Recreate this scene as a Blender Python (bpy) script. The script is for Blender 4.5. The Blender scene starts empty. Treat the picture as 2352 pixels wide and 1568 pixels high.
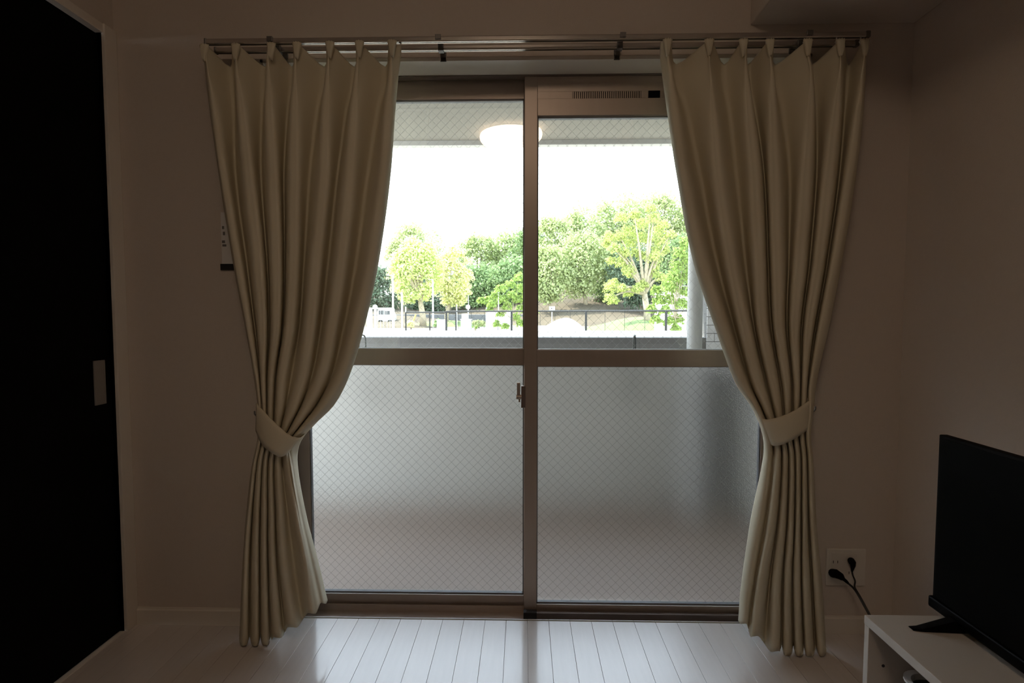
import bpy, bmesh, math, random
import numpy as np
from mathutils import Vector, Matrix, Euler

random.seed(7)
rng = np.random.RandomState(7)
S = bpy.context.scene
COL = S.collection

# ------------------------------------------------------------------ camera
F = 1213.0
CAM = Vector((0.0, -1.8, 1.10))
cam_d = bpy.data.cameras.new('camera')
cam_d.sensor_width = 36.0
cam_d.lens = F / 2352.0 * 36.0
cam_d.clip_start = 0.02
cam_d.clip_end = 600
cam = bpy.data.objects.new('camera', cam_d)
COL.objects.link(cam)
cam.location = CAM
cam.rotation_euler = Euler((math.radians(90 - 2.97), math.radians(0.0), math.radians(1.25)))
S.camera = cam
RM = cam.rotation_euler.to_matrix()

def at(px, py, Y):
    """world point seen at photo pixel px,py lying in the vertical plane y = Y"""
    d = RM @ Vector(((px - 1176.0) / F, (784.0 - py) / F, -1.0))
    t = (Y - CAM.y) / d.y
    return CAM + d * t

def atz(px, py, Z):
    d = RM @ Vector(((px - 1176.0) / F, (784.0 - py) / F, -1.0))
    return CAM + d * ((Z - CAM.z) / d.z)

# ------------------------------------------------------------------ world, sun, exposure
SKY = 7.0
SUN = 18.0
w = bpy.data.worlds.new('sky')
S.world = w
w.use_nodes = True
nt = w.node_tree
bg = nt.nodes['Background']
tc = nt.nodes.new('ShaderNodeTexCoord')
sp = nt.nodes.new('ShaderNodeSeparateXYZ')
mr = nt.nodes.new('ShaderNodeMapRange')
mr.inputs['From Min'].default_value = -0.05
mr.inputs['From Max'].default_value = 0.9
mx = nt.nodes.new('ShaderNodeMix'); mx.data_type = 'RGBA'
mx.inputs['A'].default_value = (0.98, 0.99, 1.0, 1)
mx.inputs['B'].default_value = (0.62, 0.80, 1.0, 1)
nt.links.new(tc.outputs['Generated'], sp.inputs[0])
nt.links.new(sp.outputs['Z'], mr.inputs['Value'])
nt.links.new(mr.outputs[0], mx.inputs['Factor'])
nt.links.new(mx.outputs['Result'], bg.inputs['Color'])
bg.inputs['Strength'].default_value = SKY

sun_d = bpy.data.lights.new('sun', 'SUN')
sun_d.energy = SUN
sun_d.angle = math.radians(1.0)
sun_d.color = (1.0, 0.95, 0.85)
sun = bpy.data.objects.new('sun', sun_d)
COL.objects.link(sun)
sd = Vector((-0.80, 0.34, 1.25)).normalized()       # towards the sun
sun.rotation_euler = sd.to_track_quat('Z', 'Y').to_euler()
sun.location = (-20, 10, 30)

S.view_settings.view_transform = 'Standard'
S.view_settings.look = 'None'
S.view_settings.gamma = 1.0
S.view_settings.exposure = 0.0
S.view_settings.use_curve_mapping = False
S.cycles.max_bounces = 14
S.cycles.transparent_max_bounces = 24
S.cycles.transmission_bounces = 10
S.cycles.diffuse_bounces = 6
S.cycles.glossy_bounces = 6
S.cycles.sample_clamp_indirect = 6.0
S.cycles.caustics_reflective = True
S.cycles.caustics_refractive = True

LAMP = 12.0            # radiance of the ceiling lamp's diffuser

# ------------------------------------------------------------------ materials
def mat(name, color, rough=0.5, metal=0.0, spec=0.5, noise=None, bump=None, emit=None, var=0.0, stretch=(1, 1, 1), trans=0.0, coat=0.0, objvar=0.0):
    m = bpy.data.materials.new(name)
    m.use_nodes = True
    n = m.node_tree.nodes; l = m.node_tree.links
    b = n['Principled BSDF']
    out = n['Material Output']
    c4 = (*color, 1)
    b.inputs['Base Color'].default_value = c4
    b.inputs['Roughness'].default_value = rough
    b.inputs['Metallic'].default_value = metal
    b.inputs['Specular IOR Level'].default_value = spec
    b.inputs['Coat Weight'].default_value = coat
    b.inputs['Coat Roughness'].default_value = 0.08
    co = n.new('ShaderNodeTexCoord')
    mp = n.new('ShaderNodeMapping')
    mp.inputs['Scale'].default_value = stretch
    l.new(co.outputs['Object'], mp.inputs['Vector'])
    if noise or var:
        t = n.new('ShaderNodeTexNoise')
        t.inputs['Scale'].default_value = noise or 5
        t.inputs['Detail'].default_value = 4
        l.new(mp.outputs[0], t.inputs['Vector'])
        mi = n.new('ShaderNodeMix'); mi.data_type = 'RGBA'
        mi.inputs['A'].default_value = tuple(min(1, c * (1 + var)) for c in color) + (1,)
        mi.inputs['B'].default_value = tuple(c * (1 - var) for c in color) + (1,)
        l.new(t.outputs['Fac'], mi.inputs['Factor'])
        last = mi.outputs['Result']
        if objvar:
            oi = n.new('ShaderNodeObjectInfo')
            hs = n.new('ShaderNodeHueSaturation')
            ma = n.new('ShaderNodeMapRange')
            ma.inputs['To Min'].default_value = 1 - objvar
            ma.inputs['To Max'].default_value = 1 + objvar
            l.new(oi.outputs['Random'], ma.inputs['Value'])
            l.new(ma.outputs[0], hs.inputs['Value'])
            l.new(last, hs.inputs['Color'])
            last = hs.outputs[0]
        l.new(last, b.inputs['Base Color'])
    if bump:
        sc, st = bump
        t2 = n.new('ShaderNodeTexNoise')
        t2.inputs['Scale'].default_value = sc
        t2.inputs['Detail'].default_value = 3
        l.new(mp.outputs[0], t2.inputs['Vector'])
        bu = n.new('ShaderNodeBump')
        bu.inputs['Strength'].default_value = st
        bu.inputs['Distance'].default_value = 0.002
        l.new(t2.outputs['Fac'], bu.inputs['Height'])
        l.new(bu.outputs[0], b.inputs['Normal'])
    if emit:
        b.inputs['Emission Color'].default_value = (*emit[0], 1)
        b.inputs['Emission Strength'].default_value = emit[1]
    if trans:
        tr = n.new('ShaderNodeBsdfTranslucent')
        tr.inputs['Color'].default_value = c4
        if noise or var:
            l.new(last, tr.inputs['Color'])
        ms = n.new('ShaderNodeMixShader')
        ms.inputs[0].default_value = trans
        l.new(b.outputs[0], ms.inputs[1])
        l.new(tr.outputs[0], ms.inputs[2])
        l.new(ms.outputs[0], out.inputs['Surface'])
    return m

M = {}
M['darkwall'] = mat('dark_bounce_cut', (0.05, 0.04, 0.03), 0.6, noise=8, var=0.2, stretch=(1, 1, 8))  # dark finish made up for the unseen wall to lower room bounce
M['wall'] = mat('wallpaper', (0.56, 0.49, 0.43), 0.75, noise=60, var=0.03, bump=(300, 0.35))
M['ceil'] = mat('ceiling_paper', (0.56, 0.52, 0.47), 0.8, bump=(300, 0.2))
M['trimw'] = mat('white_trim', (0.66, 0.60, 0.53), 0.45, bump=(40, 0.05))
M['plank'] = mat('whitewashed_floor_board', (0.60, 0.55, 0.52), 0.24, noise=14, var=0.05, stretch=(6, 0.5, 1), bump=(60, 0.04), coat=0.5, objvar=0.04)
M['sub'] = mat('dark_floor_joint', (0.26, 0.23, 0.21), 0.7, noise=10, var=0.1)
M['door'] = mat('black_wood_door', (0.002, 0.002, 0.002), 0.6, spec=0.05, noise=8, var=0.2, stretch=(1, 1, 8))
M['pull'] = mat('brushed_steel_pull', (0.38, 0.37, 0.35), 0.5, metal=0.8, noise=60, var=0.06, stretch=(1, 8, 1))
M['curtain'] = mat('cream_curtain_cloth', (0.66, 0.60, 0.46), 0.85, spec=0.2, noise=900, var=0.05, bump=(1400, 0.25), trans=0.05)
M['curtain_hem'] = M['curtain']
M['alu'] = mat('bronze_aluminium', (0.42, 0.35, 0.30), 0.40, metal=0.55, noise=40, var=0.05, stretch=(1, 1, 0.05), bump=(500, 0.03))
M['aludark'] = mat('dark_bronze_aluminium', (0.20, 0.16, 0.14), 0.42, metal=0.6, noise=40, var=0.06)
M['rail_highlight'] = mat('painted_rail_highlight', (0.9, 0.9, 0.92), 0.35, metal=0.2, noise=30, var=0.04)  # near-white colour stands in for skylight caught on the rail edges
M['rubber'] = mat('black_gasket', (0.02, 0.02, 0.022), 0.6, noise=30, var=0.1)
M['gasket'] = mat('grey_gasket', (0.22, 0.23, 0.25), 0.5, noise=30, var=0.1)
M['blackslot'] = mat('slot_dark', (0.03, 0.022, 0.018), 0.7, noise=30, var=0.1)
M['rail'] = mat('rail_aluminium', (0.46, 0.42, 0.38), 0.22, metal=0.85, noise=50, var=0.04)
M['bracket'] = mat('bracket_metal', (0.16, 0.15, 0.14), 0.4, metal=0.6, noise=50, var=0.05)
M['runner'] = mat('white_nylon', (0.75, 0.74, 0.7), 0.4, noise=30, var=0.03)
M['wire'] = mat('glass_wire', (0.42, 0.43, 0.42), 0.45, metal=0.5, noise=30, var=0.05)
M['black'] = mat('black_plastic', (0.003, 0.003, 0.003), 0.6, spec=0.08, noise=30, var=0.1)
M['screen'] = mat('black_screen', (0.001, 0.001, 0.001), 0.35, spec=0.03, noise=30, var=0.05)
M['cord'] = mat('black_cord', (0.012, 0.011, 0.010), 0.5, noise=50, var=0.1)
M['plate'] = mat('outlet_plastic', (0.62, 0.57, 0.51), 0.35, noise=30, var=0.02)
M['bench'] = mat('white_bench_board', (0.46, 0.42, 0.37), 0.38, noise=6, var=0.03, bump=(200, 0.03))
M['basket'] = mat('white_basket', (0.80, 0.80, 0.82), 0.35, noise=30, var=0.02)
M['paper'] = mat('white_paper', (0.66, 0.64, 0.62), 0.7, noise=30, var=0.02)
M['ink'] = mat('black_ink', (0.012, 0.011, 0.012), 0.6, noise=30, var=0.1)
M['inkgrey'] = mat('faded_ink', (0.16, 0.15, 0.14), 0.6, noise=30, var=0.1)
M['lampshade'] = mat('lamp_diffuser', (0.9, 0.85, 0.8), 0.4, emit=((1.0, 0.76, 0.56), LAMP))
M['lampbase'] = mat('lamp_base', (0.8, 0.78, 0.74), 0.5, noise=30, var=0.02)
# outside
M['conc'] = mat('parapet_concrete', (0.36, 0.36, 0.335), 0.85, noise=3, var=0.12, bump=(80, 0.3))
M['coping'] = mat('parapet_coping', (0.24, 0.24, 0.24), 0.8, noise=4, var=0.06, bump=(80, 0.2))
M['balfloor'] = mat('balcony_floor_sheet', (0.25, 0.20, 0.17), 0.6, noise=4, var=0.06, bump=(120, 0.2))
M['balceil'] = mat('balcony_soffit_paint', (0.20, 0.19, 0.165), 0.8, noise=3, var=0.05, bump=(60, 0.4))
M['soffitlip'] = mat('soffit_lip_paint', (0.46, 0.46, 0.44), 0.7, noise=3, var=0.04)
M['whitetile'] = mat('white_glazed_tile', (0.72, 0.72, 0.74), 0.3, noise=12, var=0.04, objvar=0.05)
M['grout'] = mat('grey_grout', (0.12, 0.12, 0.12), 0.9, noise=30, var=0.1)
M['pvc'] = mat('grey_white_pipe', (0.42, 0.43, 0.43), 0.45, noise=8, var=0.05)
M['steel'] = mat('dull_steel', (0.07, 0.075, 0.07), 0.4, metal=0.7, noise=30, var=0.1)
M['fence'] = mat('dark_fence_paint', (0.012, 0.013, 0.013), 0.6, noise=30, var=0.2)
M['fencegrey'] = mat('grey_fence_paint', (0.5, 0.5, 0.5), 0.5, noise=30, var=0.1)
M['sand'] = mat('pale_sand', (0.34, 0.32, 0.28), 0.9, noise=0.7, var=0.08, bump=(3, 0.3))
M['white'] = mat('white_paint', (0.55, 0.55, 0.54), 0.6, noise=5, var=0.04)
M['offwhite'] = mat('beige_paint', (0.62, 0.55, 0.45), 0.6, noise=5, var=0.06)
M['grass'] = mat('lawn_grass', (0.13, 0.18, 0.06), 0.9, noise=1.5, var=0.3, bump=(10, 1.0))
M['soil'] = mat('hillside_soil', (0.085, 0.066, 0.042), 0.95, noise=0.35, var=0.5, bump=(1.5, 1.0))
M['road'] = mat('grey_road_wall', (0.14, 0.145, 0.15), 0.9, noise=0.8, var=0.15)
M['bark'] = mat('pale_bark', (0.36, 0.31, 0.22), 0.85, noise=4, var=0.3, bump=(20, 0.8))
M['barkd'] = mat('dark_bark', (0.20, 0.17, 0.12), 0.9, noise=4, var=0.3, bump=(20, 0.8))
M['yellow'] = mat('yellow_paint', (0.8, 0.55, 0.12), 0.6, noise=5, var=0.05)
M['orange'] = mat('orange_flower', (0.85, 0.40, 0.12), 0.8, noise=5, var=0.1)
M['pink'] = mat('pink_flower', (0.85, 0.25, 0.40), 0.8, noise=5, var=0.1)
M['darkwin'] = mat('dark_window_glass', (0.06, 0.07, 0.08), 0.15, noise=5, var=0.1)

def leafmat(name, c, var=0.3):
    return mat(name, c, 0.6, spec=0.3, noise=1.3, var=var, trans=0.42)
M['lf_lime'] = leafmat('lime_leaves', (0.68, 0.76, 0.34))
M['lf_camphor'] = leafmat('camphor_leaves', (0.48, 0.55, 0.19))
M['lf_mid'] = leafmat('mid_green_leaves', (0.27, 0.38, 0.17))
M['lf_olive'] = leafmat('olive_leaves', (0.46, 0.53, 0.26))
M['lf_dark'] = leafmat('dark_leaves', (0.14, 0.20, 0.13))
M['lf_pale'] = leafmat('pale_hill_leaves', (0.44, 0.52, 0.25))
M['lf_fresh'] = leafmat('fresh_leaves', (0.30, 0.42, 0.11))
M['lf_yel'] = leafmat('yellow_green_leaves', (0.78, 0.80, 0.42))

# clear wired glass: thin pane, straight through plus mirror reflection by Fresnel
def glass_clear():
    m = bpy.data.materials.new('clear_pane'); m.use_nodes = True
    n = m.node_tree.nodes; l = m.node_tree.links; n.clear()
    o = n.new('ShaderNodeOutputMaterial'); ms = n.new('ShaderNodeMixShader')
    t = n.new('ShaderNodeBsdfTransparent'); t.inputs[0].default_value = (0.95, 0.97, 0.96, 1)
    g = n.new('ShaderNodeBsdfGlossy'); g.inputs['Roughness'].default_value = 0.0
    fr = n.new('ShaderNodeFresnel'); fr.inputs[0].default_value = 1.8
    l.new(fr.outputs[0], ms.inputs[0]); l.new(t.outputs[0], ms.inputs[1]); l.new(g.outputs[0], ms.inputs[2])
    l.new(ms.outputs[0], o.inputs[0])
    return m
def glass_frost(name, rough, bumps):
    m = bpy.data.materials.new(name); m.use_nodes = True
    n = m.node_tree.nodes; l = m.node_tree.links; n.clear()
    o = n.new('ShaderNodeOutputMaterial'); ms = n.new('ShaderNodeMixShader')
    t = n.new('ShaderNodeBsdfRefraction'); t.inputs['IOR'].default_value = 1.45
    t.inputs['Color'].default_value = (0.97, 0.98, 0.98, 1)
    t.inputs['Roughness'].default_value = rough
    g = n.new('ShaderNodeBsdfGlossy'); g.inputs['Roughness'].default_value = rough * 0.6
    fr = n.new('ShaderNodeFresnel'); fr.inputs[0].default_value = 1.45
    if bumps:
        co = n.new('ShaderNodeTexCoord'); tx = n.new('ShaderNodeTexNoise'); tx.inputs['Scale'].default_value = 260
        tx.inputs['Detail'].default_value = 1
        bu = n.new('ShaderNodeBump'); bu.inputs['Strength'].default_value = 0.9; bu.inputs['Distance'].default_value = 0.0011
        l.new(co.outputs['Object'], tx.inputs['Vector']); l.new(tx.outputs['Fac'], bu.inputs['Height'])
        for x in (t, g): l.new(bu.outputs[0], x.inputs['Normal'])
    l.new(fr.outputs[0], ms.inputs[0]); l.new(t.outputs[0], ms.inputs[1]); l.new(g.outputs[0], ms.inputs[2])
    l.new(ms.outputs[0], o.inputs[0])
    return m
M['clear'] = glass_clear()
M['frost_in'] = glass_frost('obscured_pane_inner_face', 0.0, False)
M['frost_out'] = glass_frost('obscured_pane_textured_face', 0.32, True)

# ------------------------------------------------------------------ mesh helpers
class MB:
    def __init__(s): s.v = []; s.f = []; s.mi = []
    def add(s, vs, fs, mi=0):
        o = len(s.v); s.v += [tuple(v) for v in vs]
        s.f += [tuple(i + o for i in f) for f in fs]; s.mi += [mi] * len(fs)
        return s
    def box(s, x0, x1, y0, y1, z0, z1, b=0.0, mi=0):
        """box, with chamfered edges when b > 0"""
        x0, x1 = min(x0, x1), max(x0, x1); y0, y1 = min(y0, y1), max(y0, y1); z0, z1 = min(z0, z1), max(z0, z1)
        b = min(b, (x1 - x0) * .45, (y1 - y0) * .45, (z1 - z0) * .45)
        if b <= 0:
            vs = [(x, y, z) for z in (z0, z1) for y in (y0, y1) for x in (x0, x1)]
            return s.add(vs, [(0, 2, 3, 1), (4, 5, 7, 6), (0, 1, 5, 4), (2, 6, 7, 3), (0, 4, 6, 2), (1, 3, 7, 5)], mi)
        bm = bmesh.new()
        bmesh.ops.create_cube(bm, size=1)
        bmesh.ops.scale(bm, vec=(x1 - x0, y1 - y0, z1 - z0), verts=bm.verts)
        bmesh.ops.bevel(bm, geom=bm.edges[:], offset=b, segments=2, affect='EDGES', profile=0.5)
        bmesh.ops.translate(bm, vec=((x0 + x1) / 2, (y0 + y1) / 2, (z0 + z1) / 2), verts=bm.verts)
        bm.verts.index_update()
        s.add([v.co[:] for v in bm.verts], [[v.index for v in f.verts] for f in bm.faces], mi)
        bm.free(); return s
    def tube(s, pts, r, n=8, cap=True, mi=0):
        pts = [Vector(p) for p in pts]
        rs = r if isinstance(r, (list, tuple)) else [r] * len(pts)
        o = len(s.v); up = None
        for i, p in enumerate(pts):
            d = (pts[min(i + 1, len(pts) - 1)] - pts[max(i - 1, 0)]).normalized()
            if up is None:
                up = Vector((0, 0, 1)) if abs(d.z) < 0.9 else Vector((1, 0, 0))
            a = d.cross(up).normalized(); bb = a.cross(d).normalized(); up = bb
            for k in range(n):
                t = 2 * math.pi * k / n
                s.v.append(tuple(p + (a * math.cos(t) + bb * math.sin(t)) * rs[i]))
        for i in range(len(pts) - 1):
            for k in range(n):
                s.f.append((o + i * n + k, o + i * n + (k + 1) % n, o + (i + 1) * n + (k + 1) % n, o + (i + 1) * n + k)); s.mi.append(mi)
        if cap:
            s.f.append(tuple(o + k for k in range(n))[::-1]); s.mi.append(mi)
            e = o + (len(pts) - 1) * n
            s.f.append(tuple(e + k for k in range(n))); s.mi.append(mi)
        return s
    def lathe(s, prof, c, n=32, mi=0):
        """prof: list of (r, z) around vertical axis through c"""
        o = len(s.v)
        for r, z in prof:
            for k in range(n):
                t = 2 * math.pi * k / n
                s.v.append((c[0] + r * math.cos(t), c[1] + r * math.sin(t), c[2] + z))
        for i in range(len(prof) - 1):
            for k in range(n):
                s.f.append((o + i * n + k, o + i * n + (k + 1) % n, o + (i + 1) * n + (k + 1) % n, o + (i + 1) * n + k)); s.mi.append(mi)
        s.f.append(tuple(o + k for k in range(n))[::-1]); s.mi.append(mi)
        e = o + (len(prof) - 1) * n
        s.f.append(tuple(e + k for k in range(n))); s.mi.append(mi)
        return s
    def build(s, name, m, parent=None, smooth=False, kind=None, loc=None):
        me = bpy.data.meshes.new(name)
        off = Vector(loc) if loc is not None else Vector((0, 0, 0))
        me.from_pydata([(v[0] - off.x, v[1] - off.y, v[2] - off.z) for v in s.v], [], s.f)
        for mm in (m if isinstance(m, (list, tuple)) else [m]): me.materials.append(mm)
        me.polygons.foreach_set('material_index', s.mi)
        if smooth: me.polygons.foreach_set('use_smooth', [True] * len(me.polygons))
        me.update()
        o = bpy.data.objects.new(name, me); COL.objects.link(o)
        o.location = off
        if parent is not None:
            o.parent = parent
            o.location = off - world_loc(parent)
        if kind: o['kind'] = kind
        return o

def world_loc(o):
    l = Vector(o.location)
    while o.parent is not None:
        o = o.parent; l = l + Vector(o.location)
    return l

def tag(o, label, cat=None, group=None, kind=None):
    o['label'] = label
    if cat: o['category'] = cat
    if group: o['group'] = group
    if kind: o['kind'] = kind
    return o

def empty(name, loc, label, cat=None, group=None, kind=None):
    o = bpy.data.objects.new(name, None); COL.objects.link(o)
    o.location = loc; o.empty_display_size = 0.05
    return tag(o, label, cat, group, kind)

def autosmooth(o, ang=40):
    me = o.data
    me.polygons.foreach_set('use_smooth', [True] * len(me.polygons))
    bm = bmesh.new(); bm.from_mesh(me)
    for e in bm.edges:
        if len(e.link_faces) == 2 and e.calc_face_angle(0) > math.radians(ang): e.smooth = False
    bm.to_mesh(me); bm.free()
    return o

# ================================================================== ROOM SHELL
XL, XR = at(287, 784, 0).x, at(2072, 784, 0).x          # side walls
YB = -3.75                                             # wall behind the camera
ZC = 2.5
OX0, OX1, OZ = -0.885, 0.945, at(1200, 131, 0).z       # opening in the window wall
WT = 0.22                                              # wall thickness

mb = MB()
mb.box(XL - .15, OX0, 0, WT, -.3, ZC + .1)
mb.box(OX1, XR + .15, 0, WT, -.3, ZC + .1)
mb.box(OX0, OX1, 0, WT, OZ, ZC + .1)
tag(mb.build('wall_front', M['wall']), 'beige papered wall around the sliding balcony window', 'wall', kind='structure')
tag(MB().box(XR, XR + .15, YB - .15, 0, -.3, ZC + .1).build('wall_right', M['wall']), 'beige papered side wall behind the television', 'wall', kind='structure')
tag(MB().box(XL - .15, XR + .15, YB - .15, YB, -.3, ZC + .1).build('wall_back', M['darkwall']), 'unseen wall opposite the window, darkened to cut bounced light', 'wall', kind='structure')
tag(MB().box(XL - .15, XR + .15, YB - .15, .2, ZC, ZC + .15).build('ceiling', M['ceil']), 'white papered ceiling of the room', 'ceiling', kind='structure')
# left wall with the opening of the sliding door
DY1 = -0.052; DY0 = -1.00; DZ = at(228, 75, DY1).z
mb = MB()
mb.box(XL - .15, XL, DY1 + .0, 0, -.3, ZC + .1)
mb.box(XL - .15, XL, YB, DY0, -.3, ZC + .1)
mb.box(XL - .15, XL, DY0, DY1, DZ + .03, ZC + .1)
tag(mb.build('wall_left', M['wall']), 'beige papered side wall around the black sliding door', 'wall', kind='structure')
# corner soffit, upper right
p = at(1723, 58, 0)
tag(MB().box(p.x, XR, -2.6, 0, p.z, ZC, .004).build('trim_1', M['wall']), 'boxed-in papered beam along the top of the television wall', 'beam', kind='structure')

# floor with single boards
fl = MB().box(XL - .15, XR + .15, YB, .056, -.10, -.012).build('floor', M['sub'])
tag(fl, 'pale whitewashed board floor with fine dark joints', 'floor', kind='structure')
BW = 0.0762
x = 0.0
first = atz(1161, 1455, 0).x
k0 = math.floor((XL - first) / BW)
pm = {}
def plank_mesh(wd, ln):
    key = (round(wd, 4), round(ln, 3))
    if key not in pm:
        bm = MB().box(-wd / 2, wd / 2, -ln / 2, ln / 2, -.012, 0, .0006)
        ob = bm.build('plank', M['plank']); pm[key] = ob.data
        bpy.data.objects.remove(ob)
    return pm[key]
for k in range(k0, k0 + 60):
    xa = first + k * BW + .00035; xb = first + (k + 1) * BW - .00035
    xa = max(xa, XL - .03); xb = min(xb, XR)
    if xb - xa < 0.012: continue
    cut = -1.9 - (k % 4) * .25
    for ya, yb in ((YB, cut - .0006), (cut + .0006, .055)):
        o = bpy.data.objects.new('plank', plank_mesh(xb - xa, yb - ya)); COL.objects.link(o)
        o.location = ((xa + xb) / 2, (ya + yb) / 2, 0); o.parent = fl

# baseboards
def baseboard(name, a0, a1, label, axis='x', off=0.0, sgn=-1):
    mb = MB()
    h = 0.060
    prof = [(0, 0), (0.010, 0), (0.010, h - .008), (0.006, h - .003), (0.006, h), (0, h)]
    vs = []
    for t in (a0, a1):
        for d, z in prof:
            vs.append((t, off + sgn * d, z) if axis == 'x' else (off + sgn * d, t, z))
    n = len(prof)
    fs = [(i, (i + 1) % n, n + (i + 1) % n, n + i) for i in range(n)] + [tuple(range(n))[::-1], tuple(range(n, 2 * n))]
    mb.add(vs, fs)
    return tag(mb.build(name, M['trimw']), label, 'baseboard', kind='structure')
baseboard('baseboard_front', XL + .012, OX0 - .002, 'low white baseboard between the black door and window')
baseboard('baseboard_corner', OX1 + .002, XR, 'low white baseboard under the wall socket')
baseboard('baseboard_right', YB, -.012, 'low white baseboard behind the television bench', 'y', XR, -1)

# ---------------------------------------------------------------- sliding door, left wall
d1 = MB().box(XL - .045, XL - .012, DY0 + .02, DY1 - .002, .006, DZ - .004, .002).build('door_1', M['door'])
tag(d1, 'black wooden sliding door with steel finger pull', 'door', kind='structure')
# recessed finger pull
pa = at(213, 828, -0.1); 
def onx(px, py, X):
    d = RM @ Vector(((px - 1176.0) / F, (784.0 - py) / F, -1.0))
    return CAM + d * ((X - CAM.x) / d.x)
DX = XL - .012
q0 = onx(213, 828, DX); q1 = onx(243, 926, DX); q2 = onx(240, 826, DX)
y0p, y1p = q0.y, q1.y; z1p, z0p = q2.z, q1.z
mb = MB()
mb.box(DX - .001, DX + .0015, y0p, y1p, z0p, z1p, .0007)
mb.box(DX + .0015, DX + .0028, y0p, y0p + .003, z0p, z1p)
mb.box(DX + .0015, DX + .0028, y1p - .003, y1p, z0p, z1p)
mb.box(DX + .0015, DX + .0028, y0p, y1p, z0p, z0p + .003)
mb.box(DX + .0015, DX + .0028, y0p, y1p, z1p - .003, z1p)
h = mb.build('door_handle', M['pull'], d1)
tr = MB()
tr.box(XL - .05, XL + .011, DY1, 0 - .0, 0, DZ + .03, .002)
tr.box(XL - .05, XL + .006, DY0 - .03, DY0, 0, DZ + .03, .002)
tr.box(XL - .05, XL + .006, DY0, DY1, DZ, DZ + .03, .002)
tag(tr.build('trim_2', M['trimw']), 'narrow white casing around the black sliding door', 'trim', kind='structure')
tag(MB().box(XL - .05, XL + .002, DY0, DY1, -.004, .003, .001).build('trim_3', M['trimw']), 'thin floor track under the black sliding door', 'trim', kind='structure')

# ================================================================== WINDOW
FRY = at(1200, 160, 0.10).y
z_head0 = at(1200, 183, .1).z
zs = 0.0
# white reveal lining of the opening
mb = MB()
mb.box(OX0, OX1, -.004, .105, OZ - .012, OZ, .001)
mb.box(OX0, OX0 + .012, -.004, .105, .0, OZ, .001)
mb.box(OX1 - .012, OX1, -.004, .105, .0, OZ, .001)
tag(mb.build('trim_4', M['trimw']), 'white lining board of the window recess', 'trim', kind='structure')

win = MB()
win.box(OX0 + .0, OX0 + .03, .1, WT, -.03, OZ, .0015)
win.box(OX1 - .03, OX1, .1, WT, -.03, OZ, .0015)
wf = win.build('window_1', M['aludark']); tag(wf, 'dark bronze outer frame of the sliding balcony window', 'window', kind='structure')
hd = MB()
hd.box(OX0 + .03, OX1 - .03, .100, .128, z_head0 + .012, OZ - .012, .0015)
hd.box(OX0 + .03, OX1 - .03, .128, WT, z_head0 + .025, OZ - .001, .0015)
hd.build('head_frame', M['aludark'], wf)
# sill: inner strip, tracks
sl = MB()
sl.box(OX0, OX1, .078, .128, -.022, -.020, 0)
sl.box(OX0, OX1, .050, .078, -.02, at(1000, 1427, .07).z, .001)
sl.box(OX0, OX1, .078, WT, -.04, -.022, 0)
sl.box(OX0 + .03, OX1 - .03, .128, .131, -.022, .006, 0)
sl.box(OX0 + .03, OX1 - .03, .165, .168, -.022, .006, 0)
sl.build('sill_track', M['alu'], wf)
MB().box(OX0, OX1, .044, .050, -.01, .001, .0005).build('threshold_strip', M['barkd'], wf)
# front fascia below the right sash
xm0, xm1 = at(1204, 1000, .105).x, at(1233, 1000, .105).x
MB().box(xm1, OX1 - .03, .080, .096, at(1500, 1434, .08).z, at(1500, 1411, .08).z, .001).build('sill_cover', M['aludark'], wf)
MB().box(xm0 - .002, xm1 + .001, .078, .102, at(1218, 1433, .078).z, at(1218, 1407, .078).z, .002).build('stile_foot', M['rubber'], wf)

def wires(x0, x1, z0, z1, Y, pitch=0.0235, r=0.0004, seed=0):
    """diamond mesh of thin round wires between the glass faces"""
    mb = MB()
    wdt, hgt = x1 - x0, z1 - z0
    for sgn in (1, -1):
        n0 = int((wdt + hgt) / (pitch * 1.414)) + 2
        for k in range(n0):
            c = k * pitch * 1.414
            # line: (x-x0) + sgn'(z-z0) = c
            pts = []
            if sgn == 1:
                for (xx, zz) in ((0, c), (c, 0), (wdt, c - wdt), (c - hgt, hgt)):
                    if -1e-6 <= xx <= wdt + 1e-6 and -1e-6 <= zz <= hgt + 1e-6: pts.append((xx, zz))
            else:
                for (xx, zz) in ((0, hgt - c), (c, hgt), (wdt, hgt - c + wdt), (c - hgt, 0)):
                    if -1e-6 <= xx <= wdt + 1e-6 and -1e-6 <= zz <= hgt + 1e-6: pts.append((xx, zz))
            if len(pts) < 2: continue
            a = min(pts); b = max(pts)
            if b[0] - a[0] < .004: continue
            yy = Y + (.0005 if sgn == 1 else -.0005)
            mb.tube([(x0 + a[0], yy, z0 + a[1]), (x0 + b[0], yy, z0 + b[1])], r, 3, cap=False)
    return mb

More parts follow.
